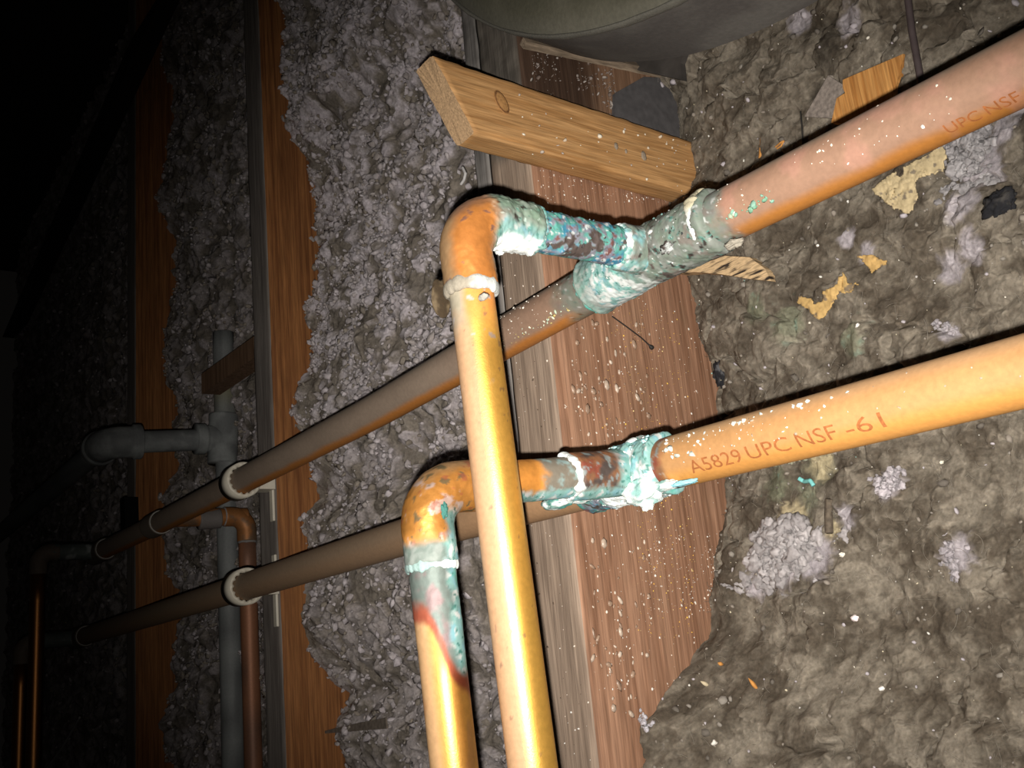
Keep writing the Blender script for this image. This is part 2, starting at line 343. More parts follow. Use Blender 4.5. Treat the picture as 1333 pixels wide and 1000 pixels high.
def base4(x, z): return 0.385 + 0 * x
o, G = insulation(-2.5, XS3 - 0.039, -0.25, 1.05, 0.0034, base4, 300, lump_left, col_left, 'almost black mineral wool in the far bay')
mk = lambda C: sm(-0.05, 0.3, fbm(C * [1, 0, 1], 32, 3, 321))
scatter_flakes(G, 2000, 0.002, 0.006, mk, o, 3, 0.6)
# right-hand bay: matted brown wool with folds and cracks
def base1(x, z):
    pts = np.array([(-0.20, .335), (-0.0525, .356), (-0.0106, .410), (0.044, .4414), (0.14, .4592), (0.19, .4454), (0.245, .436), (0.30, .452), (0.36, .450), (0.5, .44)])
    e = np.interp(z, pts[:, 0], pts[:, 1]); inn = 0.418 + 0.010 * sm(0.1, 0.25, z) - 0.022 * sm(0.0, -0.12, z)
    t = np.exp(-np.clip(x - XS1, 0, 1) / 0.055); return e * t + inn * (1 - t) + 0.004
def lump_right(x, z, wx, wz, P, s):
    big = fbm(P, 16, 3, s + 5); rid = 1 - np.abs(fbm(P + 3.1, 26, 4, s + 7)) * 3.2
    a, a2, ia = worley(wx * 0.95 + 0.004 * big, wz * 1.1, 0.034, s); b, b2, ib = worley(wx, wz, 0.015, s + 1); c, c2, ic = worley(wx, wz, 0.0065, s + 2)
    crack = sm(0.10, 0.0, a2 - a) * sm(-0.05, 0.2, big + 0.3 * (ia - 0.5))
    y = 0.018 * big + 0.0045 * dome(a, 1.0) * (0.3 + ia) + 0.0022 * dome(b, 1.0) * (0.2 + ib) + 0.0010 * dome(c, 0.95) * ic + 0.0050 * fbm(P, 70, 5, s + 6, 0.66) + 0.0012 * fbm(P, 240, 4, s + 41, .6) - 0.008 * crack
    return y, (ia, ib, ic, dome(b, .9), fbm(P, 40, 4, s + 21))
def gb(x, z, px, py, r, Y=0.415):
    p = onY(px, py, Y); return np.exp(-(((x - p[0]) ** 2 + (z - p[2]) ** 2) / r ** 2))
LAVSPOT = [(1010, 735, .014), (985, 700, .010), (1050, 730, .012), (975, 765, .008), (1095, 675, .007), (1150, 630, .008), (1243, 720, .009), (1265, 215, .012), (1245, 265, .010), (1290, 160, .009), (1330, 120, .012), (1090, 20, .010), (1010, 15, .010), (1225, 345, .008), (1260, 320, .007), (1225, 430, .005), (1085, 305, .006), (940, 560, .006), (960, 540, .006), (1110, 325, .006), (1270, 330, .006), (1060, 720, .010)]
GREENSPOT = [(990, 630, .012), (1050, 605, .012), (1010, 420, .012), (1100, 440, .010), (970, 400, .010), (1035, 650, .010)]
def col_right(x, z, y, P, ex, s):
    ia, ib, ic, db, m = ex
    c = mix(np.array([.090, .073, .055]), np.array([.225, .195, .155]), sm(-0.40, 0.5, m + 0.3 * (ib - 0.5) + 0.8 * fbm(P, 170, 4, s + 31, .6)))
    h = 0 * x
    for px, py, r in LAVSPOT: h = np.maximum(h, gb(x, z, px, py, r))
    n = fbm(P, 220, 3, s + 33); c = mix(c, LAV * 0.66, sm(0.30, 0.75, h + 0.45 * n + 0.15 * (ib - .5)) * 0.9)
    h = 0 * x
    for px, py, r in GREENSPOT: h = np.maximum(h, gb(x, z, px, py, r))
    c = mix(c, [0.20, 0.215, 0.145], 0.6 * sm(0.3, 0.9, h + 0.4 * n)); c = mix(c, [0.20, 0.36, 0.30], 0.5 * sm(0.25, 0.5, n) * h)
    tan = np.maximum(gb(x, z, 1050, 605, .010), np.maximum(gb(x, z, 1015, 675, .012), gb(x, z, 1075, 690, .006))); c = mix(c, [0.42, 0.35, 0.22], sm(0.35, 0.8, tan + 0.6 * n) * 0.8)
    crevice_shade = np.maximum(gb(x, z, 1058, 60, .012), np.maximum(gb(x, z, 1045, 115, .008), gb(x, z, 1055, 25, .010))); c = mix(c, c * 0.45, 0.8 * sm(.3, .8, crevice_shade + .4 * n))  # shade of a deep crevice, painted into the wool colour
    return c * (0.85 + 0.3 * ic[:, None])
o, G1 = insulation(XS1 - 0.002, 0.10, -0.20, 0.42, 0.0011, base1, 400, lump_right, col_right, 'matted brown mineral wool filling the bay right of the speckled stud')
INS1 = o
def surf1(px, py):
    """where the sight line through a pixel meets the right-hand wool"""
    best = None
    for y in np.arange(0.35, 0.48, 0.002):
        p = onY(px, py, y); j = int(round((p[0] - (XS1 - .002)) / (0.10 - XS1 + .002) * (G1.shape[1] - 1))); i = int(round((p[2] + 0.20) / 0.62 * (G1.shape[0] - 1)))
        if 0 <= i < G1.shape[0] and 0 <= j < G1.shape[1] and G1[i, j, 1] <= y: return onY(px, py, G1[i, j, 1])
    return onY(px, py, 0.425)
def fibres(G, n, parent, cols, ln=(0.003, 0.014), rad=0.00009):
    nz, nx, _ = G.shape; V = []; F = []; C = []
    for k in range(n):
        p = G[RS.randint(0, nz), RS.randint(0, nx)] - [0, 0.0006, 0]; a = RS.rand() * 6.28; l = ln[0] + (ln[1] - ln[0]) * RS.rand() ** 2; cv = RS.randn() * 1.4
        b = len(V); m = 6
        for i in range(m):
            t = i / (m - 1); an = a + cv * t; p = p + np.array([math.cos(an), -0.18 * math.cos(t * 3.1), math.sin(an)]) * l / m
            d = np.array([-math.sin(an), 0, math.cos(an)]) * rad
            V += [p + d, p - d, p - [0, rad * 1.5, 0]]
        for i in range(m - 1):
            for q in range(3): r = (q + 1) % 3; F.append((b + i * 3 + q, b + i * 3 + r, b + i * 3 + 3 + r, b + i * 3 + 3 + q))
        c = cols[RS.randint(len(cols))]; C += [c] * (m * 3)
    o = mesh_obj('wool_fibres', V, np.array(F), M_FLAKE, parent, col=np.array(C)); o['kind'] = 'stuff'
fibres(G1, 5200, INS1, [(.30, .27, .22), (.38, .34, .28), (.22, .19, .15), (.13, .11, .09)])
def scatter_crumbs(G, n, parent, name, pal, s0, s1, mask=None):
    nz, nx, _ = G.shape; C = G[RS.randint(0, nz, n), RS.randint(0, nx, n)] - [0, 0.0005, 0]
    if mask is not None: C = C[mask(C) > RS.rand(len(C))]
    k = len(C); S = (s0 + (s1 - s0) * RS.rand(k, 1) ** 4) * (0.5 + 0.8 * RS.rand(k, 3)); cols = np.array(pal)[RS.randint(0, len(pal), k)]
    V, F, c = flakes(C, S, 1, 0.3, cols); o = mesh_obj(name, V, F, M_GENERIC, parent, col=c); o['kind'] = 'stuff'; return o
scatter_crumbs(G1, 900, INS1, 'pale_crumbs', [(.8, .78, .72), (.7, .62, .45), (.55, .52, .5), (.75, .7, .6)], 0.00022, 0.0009)
scatter_crumbs(G1, 2600, INS1, 'crumbs_near_stud', [(.7, .62, .42), (.6, .55, .45), (.75, .72, .62), (.3, .55, .5), (.05, .045, .04)], 0.00025, 0.0009, lambda C: np.exp(-np.clip(C[:, 0] - XS1, 0, 1) / 0.02) * sm(-0.02, 0.05, C[:, 2]))
scatter_crumbs(G1, 1400, INS1, 'wool_crumbs', [tuple(BRN * 1.6), tuple(GRY * 1.3), tuple(BRN * .8), tuple(LAV * .8)], 0.0006, 0.0024)

# ------------------------------------------------------------------ pipes
COP = np.array([0.62, 0.27, 0.075]); DUSTY = np.array([0.285, 0.168, 0.112]); CLEAN = np.array([0.50, 0.20, 0.04])
TEAL = np.array([0.10, 0.34, 0.29]); LTEAL = np.array([0.34, 0.62, 0.58]); BLUE = np.array([0.05, 0.25, 0.40]); WHT = np.array([0.80, 0.84, 0.82]); GRN = np.array([0.22, 0.27, 0.22]); OXI = np.array([0.06, 0.045, 0.04]); RED = np.array([0.28, 0.075, 0.045])
CAMR = cr   # world direction of the lens' right-hand side, used to pick the side of a pipe
def patina(V, s, kind):
    n1, n2, n3, n4 = fbm(V, 110, 4, s), fbm(V, 150, 4, s + 11), fbm(V, 260, 4, s + 23), fbm(V, 420, 3, s + 37)
    if kind == 'blue':
        c = mix(TEAL * 1.2, BLUE * 1.1, sm(-0.12, 0.18, n1)); c = mix(c, LTEAL * 0.75, sm(0.05, 0.35, n2)); c = mix(c, [0.27, 0.25, 0.31], sm(-0.08, 0.16, n3) * 0.9)
        c = mix(c, WHT, sm(0.20, 0.42, n4 + 0.4 * n1) * 0.85); c = mix(c, OXI * 1.8, sm(0.17, 0.30, n2 - 0.6 * n3)); c = mix(c, RED * 0.8, sm(0.30, 0.40, n3 - 0.5 * n2) * .8)
    elif kind == 'grey':
        c = mix(GRN * 1.1, np.array([.30, .32, .29]), sm(-0.2, 0.25, n2)); c = mix(c, [0.26, 0.20, 0.18], sm(0.08, 0.3, n1) * 0.7); c = mix(c, TEAL * 1.2, sm(0.15, 0.4, n3)); c = mix(c, WHT, sm(0.28, 0.42, n4) * 0.8); c = mix(c, OXI, sm(0.26, 0.36, n3 - 0.3 * n4))
    elif kind == 'light':
        c = mix(LTEAL * 0.92, TEAL * 1.6, sm(0.0, 0.35, n1)); c = mix(c, [0.30, 0.60, 0.66], sm(0.0, 0.25, n2)); c = mix(c, WHT, sm(0.05, 0.3, n3 + 0.5 * n1)); c = mix(c, TEAL * 0.8, sm(0.22, 0.36, n4))
    elif kind == 'brown':
        c = mix(np.array([.30, .13, .06]), OXI * 1.5, sm(-0.1, 0.25, n1)); c = mix(c, RED, sm(0.05, 0.3, n2)); c = mix(c, [0.30, .36, .36], sm(0.16, 0.3, n3) * 0.8)
    return c * 0.62
def pipe_mesh(name, P, R, parent, colf, nseg=72, bump=0.0, bscale=140, seed=0, metf=None, label=None):
    V, F, s, Nn = sweep(P, R, nseg)
    if bump is not None and np.any(np.asarray(bump) != 0):
        b = bump(V, s, Nn) if callable(bump) else bump
        V = V + Nn * (b * (0.5 + fbm(V, bscale, 4, seed + 77) + 0.5 * fbm(V, bscale * 3, 3, seed + 78)))[:, None] * (np.r_[np.ones(len(V) - 2), 0, 0])[:, None]
    c = colf(V, s, Nn); met = metf(V, s, Nn) if metf else 0.0
    o = mesh_obj(name, V, quadfix(F), M_PIPE, parent, col=c, met=met)
    if label: o['label'] = label
    return o
def ring_bead(name, ctr, axis, R, r, parent, col, seed, arc=None, label=None, lump=0.7, fine=0):
    """a bead of solder or deposit round a pipe"""
    axis = np.asarray(axis, float) / np.linalg.norm(axis); u = np.cross(axis, [0.1, 0.3, 0.9]); u /= np.linalg.norm(u); v = np.cross(axis, u)
    a = np.linspace(0, 2 * np.pi, 160, endpoint=False); P = ctr + R * (np.cos(a)[:, None] * u + np.sin(a)[:, None] * v)
    b = np.linspace(0, 2 * np.pi, 14, endpoint=False); rad = (P - ctr) / R
    n = fbm(P, 220, 3, seed); rr = r * np.clip(1 + lump * 2.2 * n, 0.25, 2.4); sh = axis * (0.8 * r * fbm(P + 5, 150, 2, seed + 3))[:, None]
    V = (P + sh)[:, None] + rr[:, None, None] * (rad[:, None] * np.cos(b)[None, :, None] * 0.75 + axis * np.sin(b)[None, :, None] * 1.5)
    i = np.arange(160)[:, None]; j = np.arange(14)[None]; F = np.stack([i * 14 + j, i * 14 + (j + 1) % 14, ((i + 1) % 160) * 14 + (j + 1) % 14, ((i + 1) % 160) * 14 + j], -1).reshape(-1, 4)
    V = V.reshape(-1, 3); c = col(V) if callable(col) else np.ones((len(V), 3)) * col * (1 + 0.3 * fbm(V, 400, 3, seed + 9)[:, None])
    o = mesh_obj(name, V, F, M_CRUST, parent, col=c)
    if label: o['label'] = label
    return o
def crust(name, C, S, parent, col, seed, lvl=4, amp=0.35, label=None, rot=None):
    V0, F0 = ico(lvl); n = fbm(V0 * 1.0 + seed, 1.6, 4, seed, 0.6); V = V0 * (1 + amp * 1.6 * n)[:, None] * np.asarray(S)
    if rot is not None: V = V @ np.asarray(rot)
    V = V + C; c = col(V) if callable(col) else np.ones((len(V), 3)) * np.asarray(col)
    o = mesh_obj(name, V, F0, M_CRUST, parent, col=c)
    if label: o['label'] = label
    return o
def many_flecks(name, P0, P1, R, n, parent, pal, angf, s0, s1, flat=0.35, kind=True):
    """flecks stuck on a pipe's surface between two axis points"""
    t = RS.rand(n); ax = np.asarray(P1) - P0; ax = ax / np.linalg.norm(ax); u = np.cross(ax, [0, 0, 1]); u /= np.linalg.norm(u); v = np.cross(u, ax)
    if v[2] < 0: v = -v
    if u[1] > 0: u = -u
    a = angf(t); rad = np.cos(a)[:, None] * u + np.sin(a)[:, None] * v; C = P0 + t[:, None] * (np.asarray(P1) - P0) + rad * R
    S = (s0 + (s1 - s0) * RS.rand(n, 1) ** 3) * (0.4 + 0.9 * RS.rand(n, 3)); cols = np.array(pal)[RS.randint(0, len(pal), n)]
    V, F, c = flakes(C, S, 1, 0.35, cols); o = mesh_obj(name, V, F, M_CRUST, parent, col=c)
    o['kind'] = 'stuff'; return o

RMN, RDR = 0.0111, 0.0085
TU = np.array([-0.2826, 0.295, 0.1575]); TL = np.array([-0.3104, 0.295, 0.0650])
EU = np.array([-0.2835, 0.195, 0.1575]); EL = np.array([-0.3118, 0.186, 0.0565])
BU = np.array([-0.2835, 0.2035, -0.045]); BL = np.array([-0.3118, 0.190, -0.045])
BU = EU + (BU - EU) * (EU[2] - Z0) / (EU[2] - BU[2]); BL = EL + (BL - EL) * (EL[2] - Z0) / (EL[2] - BL[2])
XUE = np.array([-0.02, 0.295, 0.1510]); XLE = np.array([-0.02, 0.295, 0.0605])

def col_main_u(V, s, Nn):
    n = fbm(V, 45, 4, 3); n2 = fbm(V, 200, 3, 4); d = sm(-0.99, -0.74, Nn[:, 2] + 0.08 * n)
    c = mix(CLEAN * .72, DUSTY * (1 + 0.15 * n[:, None]), d); c = mix(c, [0.25, 0.22, 0.17], 0.6 * sm(0.35, 0.85, Nn[:, 2] + 0.15 * n)); c = mix(c, [0.45, 0.22, 0.17], 0.35 * sm(0.05, 0.3, n))
    return c
def col_main_l(V, s, Nn):
    n = fbm(V, 45, 4, 8); c = np.array([0.40, 0.212, 0.085]) * (1 + 0.10 * n[:, None]); c = mix(c, [0.42, 0.27, 0.15], 0.65 * sm(0.25, 0.85, Nn[:, 2] + 0.15 * n)); c = mix(c, [0.55, 0.24, 0.04], 0.6 * sm(-0.3, -0.8, Nn[:, 2])); return c
def col_main_left(V, s, Nn):
    n = fbm(V, 45, 4, 13); d = sm(-0.97, -0.74, Nn[:, 2] + 0.08 * n); c = mix(CLEAN * [.85, .8, .8], np.array([0.27, 0.205, 0.155]) * (1 + 0.15 * n[:, None]), d)
    near = sm(-0.47, -0.35, V[:, 0]); c = mix(c, DUSTY * 0.9 + 0 * c, near * d * 0.8); c = mix(c, [0.20, 0.18, 0.15], 0.6 * sm(0.35, 0.85, Nn[:, 2] + 0.15 * n)); return c
def add_tail(col0, x0, x1, kind, seed, noise=0.004):
    """patina bleeding along the pipe away from a joint at x0, gone by x1"""
    def f(V, s, Nn):
        c = col0(V, s, Nn); t = sm(x1, x0, V[:, 0] + noise * fbm(V, 160, 4, seed) * 2); return mix(c, patina(V, seed, kind), t)
    return f

up = empty('copper_pipe', (TU[0], TU[1], Z0), 'upper copper water line with teal corroded tee and tall shiny drop pipe', 'pipe')
lo = empty('copper_pipe', (TL[0], TL[1], Z0), 'lower orange copper water line with pale blue crusted tee and shorter drop pipe', 'pipe')

# upper line: tee sockets
XTU0, XTU1 = -0.3230, -0.2420
pipe_mesh('right_main_pipe', line((XTU1 - 0.004, .295, TU[2] - 0.0003), XUE, 300), RMN, up, add_tail(col_main_u, -0.2400, -0.2290, 'grey', 61), 96, label='dusty pinkish main pipe with bare orange underside')
XUF = -1.262; UF = lambda x: np.array([x, .295, np.interp(x, [-1.30, -1.03, -.774, -.55, -.3754, TU[0]], [.1525, .1502, .1502, .1508, .1553, TU[2]])])
PU = np.array([UF(x) for x in np.linspace(-1.30, XTU0 + 0.004, 700)]); k_ = np.ones(41) / 41
zz = np.convolve(np.pad(PU[:, 2], 20, 'edge'), k_, 'valid'); PU[:, 2] = zz
def col_ul(V, s, Nn):
    c = col_main_left(V, s, Nn); t = sm(-0.348, -0.330, V[:, 0] + 0.010 * fbm(V, 130, 3, 66)); return mix(c, patina(V, 67, 'grey') * .9, t * 0.85)
pipe_mesh('left_main_pipe', PU, RMN, up, col_ul, 64, label='long dusty brown main pipe running into the dark')
def col_tee_u(V, s, Nn):
    x = V[:, 0] + 0.006 * fbm(V, 140, 3, 70); c = patina(V, 71, 'grey'); n = fbm(V, 180, 4, 72)
    c = mix(c, patina(V, 73, 'light'), sm(-0.283, -0.300, x)); c = mix(c, WHT * 0.7, 0.9 * sm(0.08, 0.24, n + 0.25 * sm(-.2, -.8, Nn[:, 2]) - 0.08) * sm(-0.276, -0.292, x) * sm(-.322, -.312, x))
    c = mix(c, [0.16, 0.20, 0.17], 0.7 * sm(-0.309, -0.319, x)); c = mix(c, OXI * 1.2, sm(0.10, 0.22, n) * np.exp(-((x + 0.277) / 0.009) ** 2)); return c
xs = np.linspace(XTU0, XTU1, 170); prof = RMN + 0.0018 + 0.0009 * np.exp(-((xs - XTU0 - 0.001) / 0.0016) ** 2) + 0.0007 * np.exp(-((xs - XTU1 + 0.003) / 0.0025) ** 2); prof[:3] -= [0.0012, 0.0006, 0.0002]; prof[-3:] -= [0.0002, 0.0008, 0.0016]
PT = np.array([UF(x) for x in xs]); PT[:, 2] = np.where(xs < TU[0], PT[:, 2], TU[2] - (xs - TU[0]) * 0.02)
tee_u = pipe_mesh('tee_fitting', PT, prof, up, col_tee_u, 140, bump=0.0010, seed=5, label='tee fitting coated grey-green and pale teal')
TB = lambda d: TU + (EU - TU) * (d / np.linalg.norm(EU - TU))
def bump_branch(V, s, Nn): return 0.0008 + 0.0012 * sm(0.05, .4, fbm(V, 90, 3, 87))
pipe_mesh('tee_branch_socket', np.array([TB(d) for d in np.linspace(0.004, 0.021, 40)]), np.r_[np.full(36, RDR + 0.0016), RDR + 0.0015, RDR + 0.0013, RDR + 0.001, RDR + .0006], up, lambda V, s, Nn: mix(patina(V, 74, 'grey'), patina(V, 75, 'light'), sm(-.1, .3, fbm(V, 120, 3, 76))), 100, bump=0.0008, seed=7)
pipe_mesh('branch_pipe', np.array([TB(d) for d in np.linspace(0.016, 0.078, 160)]), RDR - 0.0003, up, lambda V, s, Nn: patina(V, 80, 'blue'), 130, bump=bump_branch, seed=8, label='branch pipe crusted blue, teal and white')
ring_bead('solder_ring', TB(0.0215), EU - TU, RDR + 0.0006, 0.0011, up, lambda V: mix(patina(V, 90, 'light'), WHT * .9, sm(-.2, .2, fbm(V, 150, 3, 91))), 92)
PE = bend(TB(0.066), EU, EU + (BU - EU) / np.linalg.norm(BU - EU) * 0.031, 0.0155, 0.0005)
def col_elbow_u(V, s, Nn):
    n = fbm(V, 120, 4, 95); n2 = fbm(V, 220, 4, 96); y = V[:, 1] + 0.004 * n
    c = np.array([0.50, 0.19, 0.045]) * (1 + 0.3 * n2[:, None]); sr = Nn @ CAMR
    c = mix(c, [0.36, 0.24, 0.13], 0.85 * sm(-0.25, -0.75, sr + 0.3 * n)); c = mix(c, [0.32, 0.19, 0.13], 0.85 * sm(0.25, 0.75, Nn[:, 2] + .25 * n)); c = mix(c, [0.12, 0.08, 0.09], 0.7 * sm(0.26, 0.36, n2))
    g = mix(patina(V, 97, 'grey') * [.95, 1.1, 1.0], patina(V, 98, 'light') * .8, sm(0.0, -0.6, Nn[:, 2] + 0.5 * n)); g = mix(g, WHT, sm(-0.62, -0.92, Nn[:, 2] + 0.45 * n))
    return mix(c, g, sm(0.2005, 0.2075, y))
def prof_elbow(P, r):
    n = len(P); p = np.full(n, r); p[:3] -= [.0014, .0006, .0002]; p[-3:] -= [.0002, .0006, .0014]; return p
pipe_mesh('elbow_fitting', PE, prof_elbow(PE, RDR + 0.0014), up, col_elbow_u, 120, bump=lambda V, s, Nn: 0.0012 * sm(.198, .208, V[:, 1]) + 0.0003, seed=9, metf=lambda V, s, Nn: 0.40 * sm(0.207, 0.200, V[:, 1]), label='elbow half bare copper, half teal crust')
ring_bead('solder_ring', TB(0.0660), EU - TU, RDR + 0.0006, 0.0013, up, lambda V: mix(patina(V, 99, 'light'), WHT * .8, sm(-.1, .3, fbm(V, 150, 3, 101))), 102)
ring_bead('solder_ring', PE[-1] + [0, 0, 0.0010], (0, 0, 1), RDR + 0.0007, 0.0019, up, lambda V: mix(np.array([.27, .24, .19]) + 0 * V, WHT * .55, sm(-.2, .5, (V - PE[-1]) @ CAMR / RDR + 0.5 * fbm(V, 300, 3, 103))), 104, lump=.25, label='pale dried solder band under the elbow')
def col_drop_u(V, s, Nn):
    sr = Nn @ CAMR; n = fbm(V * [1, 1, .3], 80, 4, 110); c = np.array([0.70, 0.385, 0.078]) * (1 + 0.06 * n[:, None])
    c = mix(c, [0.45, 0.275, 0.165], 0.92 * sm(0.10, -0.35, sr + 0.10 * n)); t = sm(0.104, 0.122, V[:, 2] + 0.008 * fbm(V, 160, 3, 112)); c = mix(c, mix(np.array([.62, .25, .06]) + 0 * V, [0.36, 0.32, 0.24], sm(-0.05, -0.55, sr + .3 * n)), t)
    f = sm(0.30, 0.38, fbm(V, 210, 3, 113)) * sm(0.08, 0.115, V[:, 2]); c = mix(c, [0.40, .36, .36], f * .8); f = sm(0.40, 0.46, fbm(V, 260, 3, 114)); return mix(c, [.2, .11, .08], f * .6)
ZV = lambda E, B: np.r_[np.linspace(0, 0.27, 420), np.linspace(0.28, 1, 20)][:, None] * (B - E) + E
D0 = EU + (BU - EU) * (0.026 / np.linalg.norm(BU - EU))
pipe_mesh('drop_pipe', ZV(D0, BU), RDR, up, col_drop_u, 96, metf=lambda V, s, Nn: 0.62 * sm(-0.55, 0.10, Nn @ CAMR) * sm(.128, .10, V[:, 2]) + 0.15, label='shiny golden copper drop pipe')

# lower line
XTL0, XTL1 = -0.3440, -0.2905
pipe_mesh('right_main_pipe', line((XTL1 - .004, .295, TL[2] - .0003), XLE, 300), RMN, lo, add_tail(col_main_l, -0.2880, -0.2815, 'brown', 161, 0.002), 96, label='clean orange main pipe with pale splashes')
LF = lambda x: np.array([x, .295, np.interp(x, [-1.42, -1.355, -.7812, -.5, -.42, TL[0]], [.0535, .0545, .0617, .0655, .0655, TL[2]])])
PL = np.array([LF(x) for x in np.linspace(-1.40, XTL0 + 0.004, 700)]); PL[:, 2] = np.convolve(np.pad(PL[:, 2], 20, 'edge'), k_, 'valid')
pipe_mesh('left_main_pipe', PL, RMN, lo, lambda V, s, Nn: mix(mix(np.array([0.27, .19, .125]) + 0 * V, [.30, .18, .10], sm(.2, -.6, Nn[:, 2]) * .6), [.36, .21, .11], sm(-.55, -.38, V[:, 0])), 64, label='long dull brown main pipe running into the dark')
def col_tee_l(V, s, Nn):
    x = V[:, 0] + 0.005 * fbm(V, 150, 3, 170); n = fbm(V, 150, 4, 171); c = patina(V, 172, 'light')
    c = mix(c, WHT, 0.95 * sm(-0.05, -0.6, Nn[:, 2] + 0.5 * n) * sm(-.292, -.300, x)); c = mix(c, mix(patina(V, 173, 'brown'), patina(V, 174, 'blue'), sm(-.1, -.5, Nn[:, 2] + .4 * n)), sm(-0.322, -0.330, x)); return c
xs = np.linspace(XTL0, XTL1, 140); prof = RMN + 0.0016 + 0.0012 * np.exp(-((xs + 0.3060) / 0.0030) ** 2); prof[:3] -= [.0012, .0006, .0002]; prof[-3:] -= [.0002, .0008, .0016]
tee_l = pipe_mesh('tee_fitting', np.array([LF(x) for x in xs]), prof, lo, col_tee_l, 140, bump=0.0014, seed=15, label='tee fitting crusted pale blue and white')
TBL = lambda d: TL + (EL - TL) * (d / np.linalg.norm(EL - TL))
pipe_mesh('tee_branch_socket', np.array([TBL(d) for d in np.linspace(0.002, 0.040, 80)]), np.r_[np.full(76, RDR + 0.0015), RDR + .0013, RDR + .001, RDR + .0006, RDR], lo, lambda V, s, Nn: mix(patina(V, 176, 'brown'), patina(V, 178, 'light'), np.maximum(sm(0.2735, 0.2805, V[:, 1] + 0.006 * fbm(V, 150, 3, 177)), sm(-.55, -.8, Nn[:, 2] + .3 * fbm(V, 150, 3, 179)))), 110, bump=0.0004, seed=17)
def col_br_l(V, s, Nn):
    n = fbm(V, 170, 4, 181); t = sm(0.2335, 0.2395, V[:, 1] + 0.006 * n); c = np.array([.60, .25, .05]) * (1 + .2 * n[:, None]); g = mix(np.array([.16, .14, .11]) + 0 * V, [.22, .30, .29], sm(0, .3, n)); c = mix(c, g, t)
    return mix(c, patina(V, 182, 'light'), sm(-0.55, -0.8, Nn[:, 2] + 0.3 * n))
pipe_mesh('branch_pipe', np.array([TBL(d) for d in np.linspace(0.036, 0.086, 120)]), RDR, lo, col_br_l, 110, bump=0.0002, seed=18, metf=lambda V, s, Nn: 0.5 * sm(.238, .232, V[:, 1]))
ring_bead('solder_ring', TBL(0.0405), EL - TL, RDR + 0.0007, 0.0013, lo, lambda V: WHT * .8 * (1 + .3 * fbm(V, 300, 3, 183)[:, None]), 184, label='white solder ring on the lower branch')
PEL = bend(TBL(0.078), EL, EL + (BL - EL) / np.linalg.norm(BL - EL) * 0.0285, 0.0145, 0.0005)
def col_elbow_l(V, s, Nn):
    n = fbm(V, 130, 4, 190); n2 = fbm(V, 240, 4, 191); z = V[:, 2] + 0.003 * n; c = np.array([.46, .20, .045]) * (1 + .25 * n2[:, None]); sr = Nn @ CAMR
    c = mix(c, [.40, .27, .15], .7 * sm(.4, .85, Nn[:, 2] + .2 * n)); c = mix(c, [.52, .40, .36], .8 * sm(.22, .32, n)); c = mix(c, [.13, .11, .06], .85 * sm(.18, .28, n2 - .3 * n)); c = mix(c, RED * 1.2, .6 * sm(.2, .3, fbm(V, 180, 3, 193)))
    g = mix(np.array([.13, .165, .145]) + 0 * V, [.22, .25, .23], sm(-.2, .3, n2)); g = mix(g, patina(V, 194, 'light'), sm(.35, .75, sr + .3 * n)); c = mix(c, g, sm(0.0385, 0.0345, z)); return mix(c, patina(V, 195, 'light'), sm(.60, .85, sr + .3 * n) * sm(.052, .045, z))
pipe_mesh('elbow_fitting', PEL, prof_elbow(PEL, RDR + 0.0013), lo, col_elbow_l, 120, bump=0.00035, seed=19, metf=lambda V, s, Nn: 0.55 * sm(.036, .042, V[:, 2]), label='mottled orange copper elbow with grey-green lower socket')
ring_bead('solder_ring', PEL[-1], (0, 0, 1), RDR + 0.0006, 0.0010, lo, lambda V: mix(np.array([.28, .40, .38]) + 0 * V, WHT, sm(.0, .5, (V - PEL[-1]) @ CAMR / RDR + .4 * fbm(V, 250, 3, 196))), 197)
def col_drop_l(V, s, Nn):
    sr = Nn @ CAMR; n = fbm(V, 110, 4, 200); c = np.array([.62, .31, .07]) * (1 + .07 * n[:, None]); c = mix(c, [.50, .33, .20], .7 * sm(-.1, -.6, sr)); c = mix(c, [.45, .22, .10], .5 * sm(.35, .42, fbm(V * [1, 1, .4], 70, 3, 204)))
    b = 0.0115 - 0.026 * sm(-0.6, 0.9, sr) + 0.0035 * n; d = V[:, 2] - b       # the patina runs further down the right-hand side
    c = mix(c, [.27, .06, .035], sm(-.0055, -.001, d) * .95); g = mix(np.array([.13, .16, .145]) + 0 * V, [.21, .15, .15], sm(.0, .3, n)); g = mix(g, patina(V, 201, 'light'), sm(.45, .8, sr + .35 * n)); return mix(c, g, sm(.001, .006, d))
D0L = EL + (BL - EL) * (0.024 / np.linalg.norm(BL - EL))
pipe_mesh('drop_pipe', ZV(D0L, BL), RDR, lo, col_drop_l, 96, metf=lambda V, s, Nn: 0.68 * sm(-0.5, 0.1, Nn @ CAMR) * sm(-.002, -.014, V[:, 2]) + .2, bump=lambda V, s, Nn: 0.0004 * sm(-.01, .01, V[:, 2]), seed=20, label='golden copper drop pipe with a red-edged patina patch')

